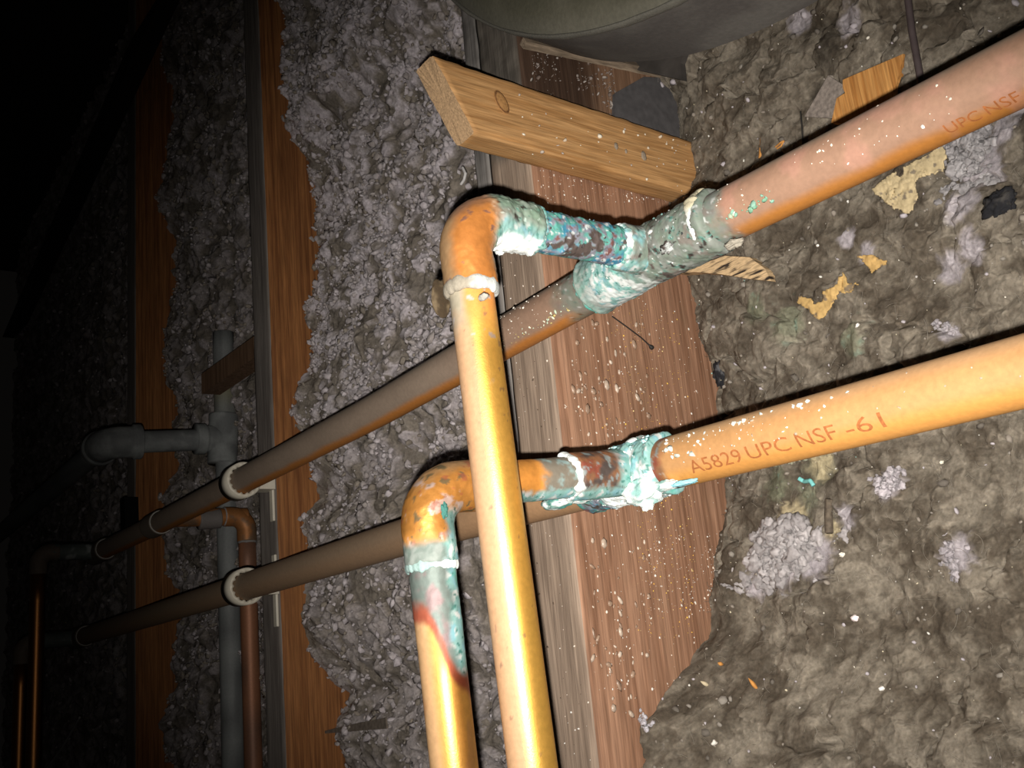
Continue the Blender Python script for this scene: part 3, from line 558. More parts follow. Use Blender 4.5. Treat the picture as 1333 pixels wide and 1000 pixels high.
# deposits hanging on the joints
wt = lambda V: mix(LTEAL * .7, WHT * .9, sm(-.3, .1, fbm(V, 160, 3, 301)))
pb = onY(838, 640, 0.286); crust('mineral_crust', pb, (.0095, .006, .0062), tee_l, wt, 31, label='thick white lump under the lower tee')
crust('mineral_crust', onY(842, 652, 0.286), (.0035, .003, .0042), tee_l, WHT, 32); crust('mineral_crust', onY(868, 632, 0.287), (.006, .004, .0022), tee_l, wt, 33)
crust('mineral_crust', onY(829, 577, 0.295), (.0032, .004, .0024), tee_l, WHT, 34, label='white lump on top of the lower tee')
crust('mineral_crust', onY(725, 655, 0.270), (.008, .006, .0030), tee_l, lambda V: mix(TEAL * .7, WHT, sm(-.1, .2, fbm(V, 180, 3, 305))), 35, label='white and dark green crust along the underside')
crust('mineral_crust', onY(756, 648, 0.280), (.007, .006, .0026), tee_l, lambda V: mix(TEAL * .8, WHT, sm(-.2, .1, fbm(V, 180, 3, 306))), 36)
crust('mineral_crust', onY(581, 738, 0.190), (.0016, .0025, .0085), lo, lambda V: mix(LTEAL, WHT, sm(-.2, .2, fbm(V, 260, 3, 307))), 37, label='flaky white crust down the right of the pipe')
crust('mineral_crust', onY(581, 718, 0.190), (.0022, .0025, .0020), lo, WHT, 38)
crust('mineral_crust', onY(585, 768, 0.190), (.0010, .0020, .0060), lo, lambda V: mix(LTEAL * .8, WHT, sm(-.1, .3, fbm(V, 260, 3, 308))), 39)
crust('mineral_crust', onY(578, 664, 0.188), (.0011, .0014, .0028), lo, TEAL * .45, 40, amp=.6, label='dark teal lump in the elbow crook')
crust('mineral_crust', onY(890, 629, 0.287), (.0075, .0030, .0011), tee_l, np.array([.30, .62, .70]), 41)
crust('mineral_crust', onY(652, 318, 0.217), (.0048, .0035, .0038), up, lambda V: mix(LTEAL * 1.1, WHT * 1.05, sm(-.4, -.05, fbm(V, 180, 3, 310))), 42, label='white crust under the upper elbow')
crust('mineral_crust', onY(955, 318, 0.287), (.0040, .0024, .0015), tee_u, np.array([.27, .245, .20]), 43, amp=.7, label='pale crumbly crust under the tee collar')
crust('mineral_crust', onY(868, 322, 0.2825), (.0032, .0016, .0024), tee_u, lambda V: mix(OXI, WHT * .5, sm(-.05, .15, fbm(V, 240, 3, 312))), 45, amp=.8)
ring_bead('solder_ring', UF(-0.2475) + [0, 0, .0004], (1, 0, 0), RMN + 0.0020, 0.0017, up, lambda V: mix(np.array([.40, .36, .25]) + 0 * V, WHT * .9, sm(.55, -.05, (V[:, 2] - TU[2]) / RMN + .4 * fbm(V, 200, 3, 314))), 315, label='yellowish white solder ring on the tee collar')
ring_bead('solder_ring', LF(-0.3050), (1, 0, 0), RMN + 0.0026, 0.0014, lo, lambda V: WHT * (.9 + .2 * fbm(V, 200, 3, 316)[:, None]), 317, label='white ring round the lower tee')
ring_bead('solder_ring', UF(-0.3225), (1, 0, 0), RMN + 0.0016, 0.0010, up, lambda V: mix(GRN * .9, TEAL * 1.3, sm(-.1, .2, fbm(V, 200, 3, 318))), 319)
crust('grey_flake', onY(629, 387, 0.190), (.0026, .0016, .0013), up, np.array([.30, .285, .25]), 46, lvl=3)
# bead of rolled brown tape paper stuck behind the upper drop pipe
crust('torn_tape', onY(574, 388, 0.202), (.0010, .0045, .0085), up, lambda V: mix(np.array([.045, .03, .016]) + 0 * V, [.13, .095, .055], sm(0, .4, fbm(V, 240, 3, 321))), 47, amp=.2, label='brown torn tape stuck behind the drop pipe')
# splashes
many_flecks('pale_splashes', np.array([-0.284, .295, .0648]), np.array([-0.19, .295, .0622]), RMN, 110, lo, [(.7, .73, .7), (.5, .57, .54), (.65, .6, .52), (.4, .44, .4)], lambda t: np.clip(0.85 - 0.55 * np.abs(RS.randn(len(t))), -.3, 1.5), 0.0002, 0.0016)
many_flecks('grey_spots', np.array([-0.25, .295, .0632]), np.array([-0.12, .295, .0618]), RMN - 0.0002, 24, lo, [(.34, .27, .2), (.4, .34, .26)], lambda t: RS.rand(len(t)) * 1.2 - .4, 0.0006, 0.0014)
many_flecks('pale_splashes', np.array([-0.236, .295, .1566]), np.array([-0.13, .295, .1530]), RMN, 60, up, [(.8, .76, .7), (.7, .62, .52)], lambda t: RS.rand(len(t)) * 1.7 - .7, 0.00025, 0.0008)
many_flecks('green_splashes', np.array([-0.232, .295, .1563]), np.array([-0.208, .295, .1556]), RMN, 26, up, [(.16, .32, .22), (.20, .36, .28), (.34, .42, .3)], lambda t: -0.50 + 0.10 * RS.randn(len(t)), 0.0004, 0.0016)
many_flecks('green_splashes', UF(-0.40), UF(-0.335), RMN, 60, up, [(.45, .55, .42), (.7, .7, .55), (.5, .4, .15)], lambda t: -0.75 + 0.12 * RS.randn(len(t)), 0.0003, 0.0012)
many_flecks('pale_splashes', UF(-0.40), UF(-0.335), RMN, 50, up, [(.8, .74, .66)], lambda t: RS.rand(len(t)) * 1.6 - .6, 0.0002, 0.0007)
many_flecks('white_flecks', TB(0.02), TB(0.066), RDR + .0002, 40, up, [(.4, .41, .44), (.08, .19, .26), (.10, .25, .21), (.06, .05, .05)], lambda t: RS.rand(len(t)) * 4.4 - 1.9, 0.0003, 0.0011)
many_flecks('white_flecks', TL + [-.02, 0, 0], TL + [.018, 0, 0], RMN + .0022, 130, lo, [(.85, .88, .9), (.4, .68, .72), (.8, .85, .82)], lambda t: RS.rand(len(t)) * 4 - 2, 0.0004, 0.0014)
many_flecks('white_flecks', TU + [-.03, 0, 0], TU + [.03, 0, 0], RMN + .0020, 110, up, [(.5, .51, .5), (.03, .035, .035), (.14, .24, .22), (.03, .035, .035)], lambda t: RS.rand(len(t)) * 4 - 2, 0.0003, 0.0011)

# far tees, branches and drops of the same two lines
def far_col(V, s, Nn): return mix(np.array([.11, .13, .12]) + 0 * V, [.32, .34, .33], sm(.1, .35, fbm(V, 60, 4, 401)))
def brown(V, s, Nn): return mix(np.array([.36, .15, .05]) + 0 * V, [.20, .12, .07], sm(0, .3, fbm(V, 60, 3, 402)))
for par, F_, xt, ye, dz, rx in ((up, UF, -1.285, .225, 0.001, -1.2558), (lo, LF, -1.385, .226, -0.001, -1.355)):
    c = F_(xt); e = np.array([xt, ye, c[2] + dz]); b = np.array([xt, ye, Z0])
    pipe_mesh('far_tee_fitting', line(c - [.03, 0, 0], F_(rx), 30), RMN + .0022, par, lambda V, s, Nn: np.array([.16, .13, .105]) + 0 * V, 48)
    ring_bead('far_solder_ring', F_(rx), (1, 0, 0), RMN + .0008, 0.0008, par, np.array([.55, .52, .48]), 410, lump=.3)
    pipe_mesh('far_branch_pipe', line(c, e + [0, .012, 0], 40), RDR + .0008, par, far_col, 40, bump=.001, seed=33)
    pe = bend(e + [0, .022, 0], e, e - [0, 0, .026], .014, .001); pipe_mesh('far_elbow_fitting', pe, RDR + .0014, par, lambda V, s, Nn: np.array([.17, .13, .10]) + 0 * V, 40, bump=.0003)
    pipe_mesh('far_drop_pipe', line(e - [0, 0, .02], b, 30), RDR, par, lambda V, s, Nn: np.array([.42, .18, .06]) + 0 * V, 40, metf=lambda V, s, Nn: 1.0 + 0 * s, label='dim copper drop pipe at the far end')
# branch of the upper line going into the wall by the clip stud
c = UF(-1.000); e = np.array([-1.000, .376, .1510]); b = np.array([-1.000, .376, Z0])
pipe_mesh('middle_tee_fitting', line(UF(-1.060), UF(-1.0255), 30), RMN + .0016, up, lambda V, s, Nn: np.array([.20, .16, .125]) + 0 * V, 48)
ring_bead('middle_solder_ring', UF(-1.0255), (1, 0, 0), RMN + .0006, 0.0007, up, np.array([.5, .48, .44]), 420, lump=.3)
pipe_mesh('wall_branch_pipe', line(c, e, 60), RDR + .0006, up, brown, 48, metf=lambda V, s, Nn: .35 + 0 * s, label='bare brown branch pipe turning into the wall')
pipe_mesh('branch_coupling', line((-1.0, .325, .1480), (-1.0, .347, .1494), 20), RDR + .0018, up, lambda V, s, Nn: np.array([.17, .15, .14]) + 0 * V, 48)
pe = bend(e - [0, .024, 0], e, e - [0, 0, .026], .015, .001); pipe_mesh('wall_elbow_fitting', pe, RDR + .0017, up, brown, 48, metf=lambda V, s, Nn: .35 + 0 * s)
ring_bead('middle_solder_ring', e - [0, .024, 0], (0, 1, 0), RDR + .001, 0.0008, up, np.array([.30, .28, .27]), 421, lump=.3)
ring_bead('middle_solder_ring', e - [0, 0, .027], (0, 0, 1), RDR + .001, 0.0008, up, np.array([.22, .20, .19]), 422, lump=.3)
pipe_mesh('wall_drop_pipe', line(e - [0, 0, .02], b, 40), RDR + .0006, up, lambda V, s, Nn: mix(np.array([.34, .15, .08]) + 0 * V, [.22, .11, .07], sm(0, .3, fbm(V, 40, 3, 403))), 48, metf=lambda V, s, Nn: .3 + 0 * s)

# printing on the pipes, wrapped round the metal
def pipe_text(txt, x0, x1, axis_z, ang0, height, parent, label):
    cu_ = bpy.data.curves.new('printing', 'FONT'); cu_.body = txt; cu_.size = 1.0; cu_.resolution_u = 3
    to = bpy.data.objects.new('printing', cu_); COL.objects.link(to); dg = bpy.context.evaluated_depsgraph_get(); dg.update()
    me = bpy.data.meshes.new_from_object(to.evaluated_get(dg)); bpy.data.objects.remove(to)
    bm = bmesh.new(); bm.from_mesh(me); bmesh.ops.triangulate(bm, faces=bm.faces)
    for _ in range(2):
        bmesh.ops.subdivide_edges(bm, edges=[ed for ed in bm.edges if ed.calc_length() > 0.12], cuts=1)
    bmesh.ops.triangulate(bm, faces=bm.faces); bm.verts.ensure_lookup_table()
    A = np.array([v.co[:] for v in bm.verts]); Fs = [tuple(v.index for v in f.verts) for f in bm.faces]; bm.free()
    u = (A[:, 0] - A[:, 0].min()) / np.ptp(A[:, 0]); x = x0 + (x1 - x0) * u; th = ang0 + A[:, 1] * height / RMN; R = RMN + 0.00010
    V = np.stack([x, .295 - R * np.cos(th), axis_z(x) + R * np.sin(th)], -1)
    o = mesh_obj('printing', V, Fs, M_INK, parent, smooth=False); o['label'] = label
lz = lambda x: np.interp(x, [XTL1 - .004, -0.02], [TL[2] - .0003, XLE[2]]); uz = lambda x: np.interp(x, [XTU1 - .004, -0.02], [TU[2] - .0003, XUE[2]])
TXA = -0.80
for t_, p0, p1 in (('A5829', 901, 968), ('UPC', 976, 1031), ('NSF', 1041, 1092), ('-61', 1104, 1154)):
    yy = lambda p: np.interp(p, [900, 1153], [612, 552]) + 6
    pipe_text(t_, onY(p0, yy(p0), .2865)[0], onY(p1, yy(p1), .2865)[0], lz, TXA, 0.0082, lo, 'faded red-brown pipe printing')
for t_, p0, p1 in (('UPC', 1236, 1280), ('NSF', 1288, 1331)):
    yy = lambda p: np.interp(p, [1236, 1333], [190, 140])
    pipe_text(t_, onY(p0, yy(p0), .290)[0], onY(p1, yy(p1), .290)[0], uz, -1.30, 0.0062, up, 'faded red-brown printing near the underside')

# ------------------------------------------------------------------ white pipe clips on the grey-edged stud
def pipe_clip(c, label):
    t = empty('pipe_clip', (XS2 - 0.02, YF, c[2]), label, 'pipe clip', 'pipe clips on the grey-edged stud')
    xa, xb = XS2 + 0.0065, XS2 - 0.0150; n = 84; a = np.linspace(0, 2 * np.pi, n, endpoint=False); ro, ri = 0.0150, 0.0126
    tooth = ((np.arange(n) % 6) < 2); ri_ = np.where(tooth, RMN + 0.0002, ri)
    ring = lambda x, r: np.stack([np.full(n, x), c[1] - np.cos(a) * r, c[2] + np.sin(a) * r], -1)
    V = np.vstack([ring(xa, ro), ring(xb, ro), ring(xb, np.full(n, ri)), ring(xa, ri_)]); i = np.arange(n); j = (i + 1) % n
    F = np.vstack([np.stack([i + p * n, j + p * n, j + ((p + 1) % 4) * n, i + ((p + 1) % 4) * n], -1) for p in range(4)])
    o = fix_normals(mesh_obj('toothed_ring', V, F, M_WHITEP, t, smooth=False))
    V, F = box((XS2 - 0.0095, YF - 0.0024, c[2] - 0.034), (XS2 - 0.0025, YF - 0.0002, c[2] + 0.026)); V[:, 1] += 0.0
    fo = mesh_obj('mounting_plate', V, F, M_WHITEP, t, smooth=False); bv = fo.modifiers.new('b', 'BEVEL'); bv.width = 0.0006; bv.segments = 2
    V, F = box((XS2 - 0.0146, c[1] + 0.0115, c[2] - 0.0075), (XS2 + 0.004, YF - 0.002, c[2] + 0.0075)); fo = mesh_obj('neck', V, F, M_WHITEP, t, smooth=False)
pipe_clip(UF(XS2), 'white toothed plastic clip holding the upper pipe to the grey-edged stud'); pipe_clip(LF(XS2), 'white toothed plastic clip holding the lower pipe to the grey-edged stud')

# ------------------------------------------------------------------ galvanised pipe in the dim bay
gp = empty('galvanised_pipe', (-1.05, .373, Z0), 'grey galvanised iron pipe with elbow and tee in the dim bay', 'pipe')
gc = lambda V, s, Nn: mix(np.array([.145, .15, .15]) + 0 * V, [.24, .25, .245], sm(-.2, .3, fbm(V, 50, 4, 501)))
ge = np.array([-1.05, .2465, .2380]); gt = np.array([-1.05, .3690, .2462])
pipe_mesh('riser_pipe', line((-1.05, .3735, Z0), (-1.05, .3735, .372), 60), .0118, gp, lambda V, s, Nn: mix(gc(V, s, Nn), [.20, .17, .05], .8 * np.exp(-((V[:, 2] - .299) / .012) ** 2)), 40)
pipe_mesh('cross_pipe', line(ge + [0, .01, 0], gt, 30), .0118, gp, gc, 40); pipe_mesh('tee_fitting', line(gt - [0, 0, .028], gt + [0, 0.003, .028], 30), .0160, gp, gc, 40, bump=.0004)
pipe_mesh('tee_collar', line(gt - [0, .030, .001], gt - [0, .002, 0], 20), np.r_[np.full(8, .0172), np.full(12, .0152)], gp, gc, 40)
pe = bend(ge + [0, .034, .002], ge, ge - [.034, 0, 0], .019, .001); pipe_mesh('elbow_fitting', pe, np.r_[np.full(8, .0185), np.full(len(pe) - 16, .0166), np.full(8, .0185)], gp, gc, 48, bump=.0004, label='large grey malleable elbow')
ring_bead('collar_ring', ge - [.035, 0, 0], (1, 0, 0), .0150, .0022, gp, np.array([.2, .2, .2]), 502, lump=.1)
pipe_mesh('run_pipe', line(ge - [.02, 0, 0], (-2.8, .2465, .2412), 40), .0122, gp, gc, 40)

# ------------------------------------------------------------------ offcut of timber nailed beside the speckled stud
A = onX(541, 92, XS1 + .0004); D = onX(595, 192, XS1 + .0004); B = onX(563, 71, XS1 + .0200); Cc = onX(618, 173, XS1 + .0200)
zt, zb = 0.304, 0.262; xl, xr = XS1 + .0004, XS1 + .0205
P8 = np.array([A, B, Cc, D]); ye = 0.482; NY, NA = 60, 14
def blk_section(t):   # t 0..1 along the length: rectangle corners, roll kept
    return P8 * (1 - t) + t * np.array([[A[0], ye, A[2] - .001], [B[0], ye, B[2] - .006], [Cc[0], ye, Cc[2] - .004], [D[0], ye, D[2] - .003]])
V = []; k = 4 * NA
for t in np.linspace(0, 1, NY):
    q = blk_section(t)
    for e_ in range(4):
        for m in range(NA): V.append(q[e_] * (1 - m / NA) + q[(e_ + 1) % 4] * m / NA)
V = np.array(V); ctr = np.repeat(np.array([blk_section(t).mean(0) for t in np.linspace(0, 1, NY)]), k, 0)
crn = np.tile(np.array([1.0 if m == 0 else .35 if m in (1, NA - 1) else 0 for e_ in range(4) for m in range(NA)]), NY)
d_ = ctr - V; d_ /= np.linalg.norm(d_, axis=1)[:, None]; V = V + d_ * (crn * .0011 * (1 + fbm(V, 120, 3, 601)))[:, None]
V[:k] += np.stack([0 * V[:k, 0], .0004 * fbm(V[:k], 260, 3, 602), .0010 * fbm(V[:k] + 9, 300, 3, 603)], -1)
V = np.vstack([V, P8.mean(0), blk_section(1).mean(0)])
F = []; mi = []
for i in range(NY - 1):
    for m in range(k): F.append((i * k + m, (i + 1) * k + m, (i + 1) * k + (m + 1) % k, i * k + (m + 1) % k)); mi.append(0)
for m in range(k): F.append((m, (m + 1) % k, NY * k)); mi.append(1); F.append(((NY - 1) * k + (m + 1) % k, (NY - 1) * k + m, NY * k + 1)); mi.append(1)
cB = np.ones((len(V), 3)) * (1 + .12 * fbm(V * [1, .3, 1], 60, 3, 604)[:, None])
blk = tagm(fix_normals(mesh_obj('timber_offcut', V, F, None, col=cB, mats=[M_BLOCK, M_ENDG], midx=mi)), 'honey-coloured timber offcut with a slanted sawn end jutting from the speckled stud', 'timber')
for e_ in blk.data.polygons:
    if e_.material_index == 1: e_.use_smooth = False
kn = onX(653, 133, XS1 + .0207)     # a knot on the broad face
V0, F0 = ico(4); vk = V0 * [.0010, .0040, .0072]; ang = .45; Rk = np.array([[1, 0, 0], [0, math.cos(ang), -math.sin(ang)], [0, math.sin(ang), math.cos(ang)]]); vk = vk @ Rk.T
rr_ = np.sqrt((V0[:, 1]) ** 2 + (V0[:, 2]) ** 2); ck = mix(np.array([.42, .22, .08]) + 0 * V0, [.20, .095, .035], sm(.70, .85, rr_) * sm(1.0, .92, rr_) + .5 * sm(-.1, .3, fbm(V0, 6, 3, 605)))
o = mesh_obj('knot', vk + kn, F0, M_GENERIC, blk, col=ck); o['label'] = 'darker oval knot'
C = np.array([onX(RS.uniform(640, 880), 0, 0) * 0 + [XS1 + .0206 + .0004, RS.uniform(.30, .44), 0] for _ in range(46)]); C[:, 2] = RS.uniform(.252, .292, 46)
S = (0.0004 + .0008 * RS.rand(46, 1) ** 2) * (.5 + .9 * RS.rand(46, 3)); V, F, c = flakes(C, S, 1, .3, np.array([(.75, .68, .55), (.6, .5, .38), (.45, .38, .32)])[RS.randint(0, 3, 46)]); o = mesh_obj('dust_flecks', V, F, M_GENERIC, blk, col=c); o['kind'] = 'stuff'
for px, py, s_ in ((802, 190, .0024), (838, 203, .0032), (815, 197, .0014)):
    o = crust('grey_smear', onX(px, py, XS1 + .0206), (.0006, s_ * .6, s_), blk, np.array([.30, .24, .18]), px, lvl=3)

# ------------------------------------------------------------------ stick, flashing, drum and boarding above the offcut
def seg_plate(name, pts, back, th, mat, label, cat, col=None, parent=None):
    V, F = plate(pts, back, th); o = mesh_obj(name, V, F, mat, parent, smooth=False, col=None if col is None else np.ones((len(V), 3)) * col); fix_normals(o)
    return tagm(o, label, cat) if cat else o
q0, q1 = onX(681, 56, -.392), onX(889, 101, -.392); ax = q1 - q0
V, F, s, Nn = sweep(line(q0, q1 + ax * .12, 60), .0034, 4); V += Nn * (.0005 * fbm(V, 120, 3, 611))[:, None]
M_STICK = wood_mat('grey_stick', (.16, .12, .085), (.30, .23, .165), scale=(300, 12, 300), fine=(900, 60, 900), attr=False)
tagm(mesh_obj('wooden_stick', V, quadfix(F), M_STICK, smooth=False), 'thin weathered stick above the honey-coloured offcut', 'stick')
pts = [onX(x, y, XS1 + .0035) for x, y in ((801, 121), (838, 100), (884, 102), (900, 125), (900, 200), (862, 176), (800, 152))]
seg_plate('flashing_scrap', pts, (-1, 0, 0), .0028, plain_mat('tar_paper', (.085, .080, .082), .8), 'dark grey scrap of tar paper behind the honey-coloured offcut', 'scrap')
C = []; 
for px0, px1, py0, py1, n_ in ((690, 730, 70, 108, 50), (752, 800, 85, 118, 70), (792, 802, 112, 150, 45), (855, 880, 155, 178, 45), (690, 800, 70, 140, 60)):
    for _ in range(n_): C.append(onX(RS.uniform(px0, px1), RS.uniform(py0, py1), XS1 + .0012))
C = np.array(C); S = (.0003 + .0012 * RS.rand(len(C), 1) ** 3) * np.array([.4, 1, 1]) * (.5 + .8 * RS.rand(len(C), 3)); V, F, c = flakes(C, S, 1, .4, np.array([(.34, .30, .27), (.24, .20, .18), (.16, .12, .1)])[RS.randint(0, 3, len(C))])
tagm(mesh_obj('plaster_crumbs', V, F, M_GENERIC, col=c), 'pale plaster crumbs on the dark stained stud side', 'crumbs', kind='stuff')
pts = [onY(x, y, .418) for x, y in ((668, -60), (1010, -60), (1000, 8), (985, 20), (955, 42), (920, 52), (893, 62), (886, 82), (888, 104), (680, 58))]
V, F = plate(pts, (0, 1, 0), .004); tagm(fix_normals(mesh_obj('tar_paper', V, F, plain_mat('old_tar_paper', (.055, .048, .043), .85, vary=.35, vscale=60, bump=.4, bscale=200), smooth=False)), 'dark tar paper sheet behind the metal drum', 'paper')
# big round metal vessel overhead, its dished end towards the room
dr = empty('metal_drum', (-.138, .34, .413), 'olive-grey round metal drum end above the honey-coloured offcut', 'drum')
dc_, dR = np.array([-0.13796, 0.22, 0.41326]), 0.2192
a = np.linspace(0, 2 * np.pi, 220, endpoint=False); rs = np.linspace(0, 1, 60)
prof = [(r * dR * .965, -0.012 * (1 - r ** 2)) for r in rs] + [(dR * .985, .0015), (dR, .004)]
V = np.array([[dc_[0] + math.cos(t) * r, dc_[1] + y, dc_[2] + math.sin(t) * r] for r, y in prof for t in a]); n = len(a); i = np.arange(len(prof) - 1)[:, None] * n; j = np.arange(n)[None]
F = np.stack([i + j, i + (j + 1) % n, i + n + (j + 1) % n, i + n + j], -1).reshape(-1, 4); nn = fbm(V, 30, 4, 621); V[:, 1] += .0006 * nn
co = mix(np.array([.050, .047, .032]) + 0 * V, [.072, .067, .049], sm(-.1, .35, nn)); co = mix(co, [.085, .08, .065], .6 * sm(.955, 1.0, np.hypot(V[:, 0] - dc_[0], V[:, 2] - dc_[2]) / dR)); co = mix(co, [.4, .38, .33], sm(.38, .45, fbm(V, 150, 3, 622)))
fix_normals(mesh_obj('end_cap', V, F, M_GENERIC, dr, col=co))
ys = np.linspace(.224, .262, 40); V = np.array([[dc_[0] + math.cos(t) * dR, y, dc_[2] + math.sin(t) * dR] for y in ys for t in a]); i = np.arange(39)[:, None] * n; F = np.stack([i + j, i + n + j, i + n + (j + 1) % n, i + (j + 1) % n], -1).reshape(-1, 4)
V[:, 0] += .001 * fbm(V, 25, 3, 623); co = mix(np.array([.052, .047, .044]) + 0 * V, [.075, .070, .064], sm(-.1, .35, fbm(V, 45, 4, 624)))
fix_normals(mesh_obj('drum_side', V, F, M_GENERIC, dr, col=co))
pipe_mesh('drum_neck', line(dc_ + [0, .02, .03], dc_ + [0, .27, .03], 8), .05, dr, lambda V, s, Nn: np.array([.08, .075, .07]) + 0 * V, 40)
ring_bead('rolled_rim', dc_ + [0, .004, 0], (0, 1, 0), dR, .0012, dr, np.array([.07, .066, .055]), 625, lump=.2)

# ------------------------------------------------------------------ things lying on or stuck in the right-hand wool
def on_wool(pts, lift=0.0): return [surf1(*p) - np.array([0, lift, 0]) for p in pts]
def flat_on_wool(pts, lift, px, py):
    """polygon seen at these pixels, lying in one plane in front of the wool"""
    y = min(surf1(a_, b_)[1] for a_, b_ in pts) - lift; return [onY(a_, b_, y) for a_, b_ in pts]
M_CHIP = wood_mat('orange_pine_chip', (.38, .16, .04), (.58, .29, .09), scale=(420, 420, 12), fine=(1200, 1200, 60), attr=False)
seg_plate('wood_chip', flat_on_wool([(1097, 104), (1106, 100), (1176, 70), (1172, 90), (1160, 135), (1130, 165), (1082, 160), (1089, 128), (1100, 121), (1097, 115)], .002, 0, 0), (0, 1, 0), .0035, M_CHIP, 'flat orange wood chip above the upper pipe', 'wood chip')
seg_plate('card_scrap', flat_on_wool([(1047, 152), (1078, 98), (1100, 112), (1092, 128), (1088, 154)], .001, 0, 0), (0, 1, 0), .0012, plain_mat('grey_card', (.23, .195, .17), .95, vary=.35, vscale=500, bump=.4), 'grey triangular scrap beside the orange wood chip', 'scrap')
def strand(name, pts, rad, mat, label, cat, nseg=8, taper=None, parent=None):
    P = np.array(pts); t = np.linspace(0, 1, len(P)); tt = np.linspace(0, 1, 40); P = np.stack([np.interp(tt, t, P[:, k_2]) for k_2 in range(3)], -1)
    V, F, s, Nn = sweep(P, np.full(40, rad) if taper is None else rad * taper(tt), nseg); o = mesh_obj(name, V, quadfix(F), mat, parent)
    return tagm(o, label, cat) if cat else o
M_WIRE = plain_mat('dark_rubber', (.065, .048, .048), .7, vary=.15); M_SPL = plain_mat('fresh_splinter', (.50, .23, .06), .8, vary=.25, vscale=300); M_BLK = plain_mat('black_wire', (.02, .018, .016), .6)
yw = min(surf1(x, y)[1] for x, y in ((1182, 0), (1188, 50), (1197, 95), (1204, 130))) - .004
strand('cable', [onY(x, y, yw) for x, y in ((1178, -60), (1182, 0), (1187, 40), (1196, 90), (1206, 150))], .0017, M_WIRE, 'dark thin cable hanging down right of the orange wood chip', 'cable', 10)
ys_ = surf1(990, 185)[1] - .002; strand('splinter', [onY(x, y, ys_) for x, y in ((993, 160), (992, 180), (990, 206))], .0012, M_SPL, 'orange upright splinter in the wool above the upper pipe', 'splinter', 6, lambda t: .45 + .6 * np.sin(np.clip(t * 1.2 + .2, 0, 1.57) ** .8) )
ys_ = surf1(1043, 165)[1] - .0015; strand('wire', [onY(x, y, ys_) for x, y in ((1042, 145), (1044, 165), (1046, 200))], .0005, M_BLK, 'short thin black wire left of the grey triangular scrap', 'wire', 6)
strand('straw_bit', on_wool([(1011, 192), (1018, 186), (1022, 184), (1018, 191), (1013, 194)], .001), .0006, M_SPL, 'tiny curled straw beside the orange splinter', 'straw', 6)
# torn tan paper showing through
def torn(name, outline, label, colr, seed, holes=()):
    """crinkled torn sheet: grid points inside the outline"""
    o_ = np.array(outline, float); x0, y0 = o_.min(0); x1, y1 = o_.max(0); stp = 1.3; xs_ = np.arange(x0, x1 + stp, stp); ys2 = np.arange(y0, y1 + stp, stp); gx, gy = np.meshgrid(xs_, ys2); ins_ = np.zeros(gx.shape, bool); m = len(o_)
    jx = gx + 5 * fbm(np.stack([gx, gy, 0 * gx], -1).reshape(-1, 3), .12, 3, seed).reshape(gx.shape); jy = gy + 5 * fbm(np.stack([gx, gy, 0 * gx], -1).reshape(-1, 3), .12, 3, seed + 5).reshape(gx.shape)
    for q in range(m):
        xa, ya = o_[q]; xb, yb = o_[(q + 1) % m]; c_ = ((ya > jy) != (yb > jy)) & (jx < (xb - xa) * (jy - ya) / (yb - ya + 1e-9) + xa); ins_ ^= c_
    for hx, hy, hr in holes: ins_ &= (np.hypot(jx - hx, jy - hy) > hr)
    S0 = np.array([surf1(a_, b_)[1] for a_, b_ in outline]); yb_ = np.percentile(S0, 20) - .001; idx = -np.ones(gx.shape, int); V = []
    for i_, j_ in zip(*np.where(ins_)):
        idx[i_, j_] = len(V); V.append(onY(gx[i_, j_], gy[i_, j_], min(yb_, surf1(gx[i_, j_], gy[i_, j_])[1] - .0012)))
    V = np.array(V); F = [(idx[a_, b_], idx[a_, b_ + 1], idx[a_ + 1, b_ + 1], idx[a_ + 1, b_]) for a_ in range(gx.shape[0] - 1) for b_ in range(gx.shape[1] - 1) if min(idx[a_, b_], idx[a_, b_ + 1], idx[a_ + 1, b_ + 1], idx[a_ + 1, b_]) >= 0]
    n_ = fbm(V, 180, 4, seed + 9); V[:, 1] -= .0018 * n_ + .0008 * fbm(V, 60, 2, seed + 3); c_ = np.array(colr) * (1 + .35 * n_[:, None]); c_ = mix(c_, [.12, .10, .085], .8 * sm(.22, .34, fbm(V, 230, 3, seed + 17)))
    o = mesh_obj(name, V, F, M_GENERIC, col=c_); so = o.modifiers.new('s', 'SOLIDIFY'); so.thickness = .0007; so.offset = -1; return tagm(o, label, 'paper')
torn('torn_paper', [(1135, 248), (1150, 232), (1185, 212), (1228, 190), (1234, 205), (1228, 224), (1206, 230), (1197, 255), (1186, 280), (1165, 272), (1150, 264)], 'stained tan paper scrap under the upper pipe at the right', (.50, .40, .235), 701, [(1172, 224, 5), (1206, 243, 13)])
torn('torn_paper', [(1040, 384), (1056, 388), (1065, 396), (1071, 390), (1073, 377), (1085, 373), (1092, 363), (1100, 352), (1105, 368), (1119, 369), (1108, 380), (1094, 382), (1091, 390), (1084, 400), (1078, 408), (1068, 417), (1061, 414), (1051, 402), (1037, 394)], 'yellowish torn paper shred between the two pipes', (.50, .33, .13), 711)
torn('torn_paper', [(1114, 335), (1130, 331), (1158, 340), (1144, 349), (1133, 356), (1128, 345)], 'smaller yellowish paper shred above the larger shred', (.50, .32, .12), 721)
# charred stub of wood behind the tee
cp = flat_on_wool([(880, 356), (918, 342), (944, 333), (976, 335), (996, 350), (1004, 366), (975, 363), (938, 357), (905, 354)], .003, 0, 0)
V, F = plate(cp, (0, 1, 0), .010); o = mesh_obj('charred_stub', V, F, wood_mat('charred_wood', (.03, .022, .018), (.62, .44, .25), scale=(70, 70, 430), fine=(200, 200, 1500), attr=False, contrast=(.36, .52)), smooth=False); fix_normals(o); tagm(o, 'pale stub of wood with black charring behind the upper tee', 'wood')
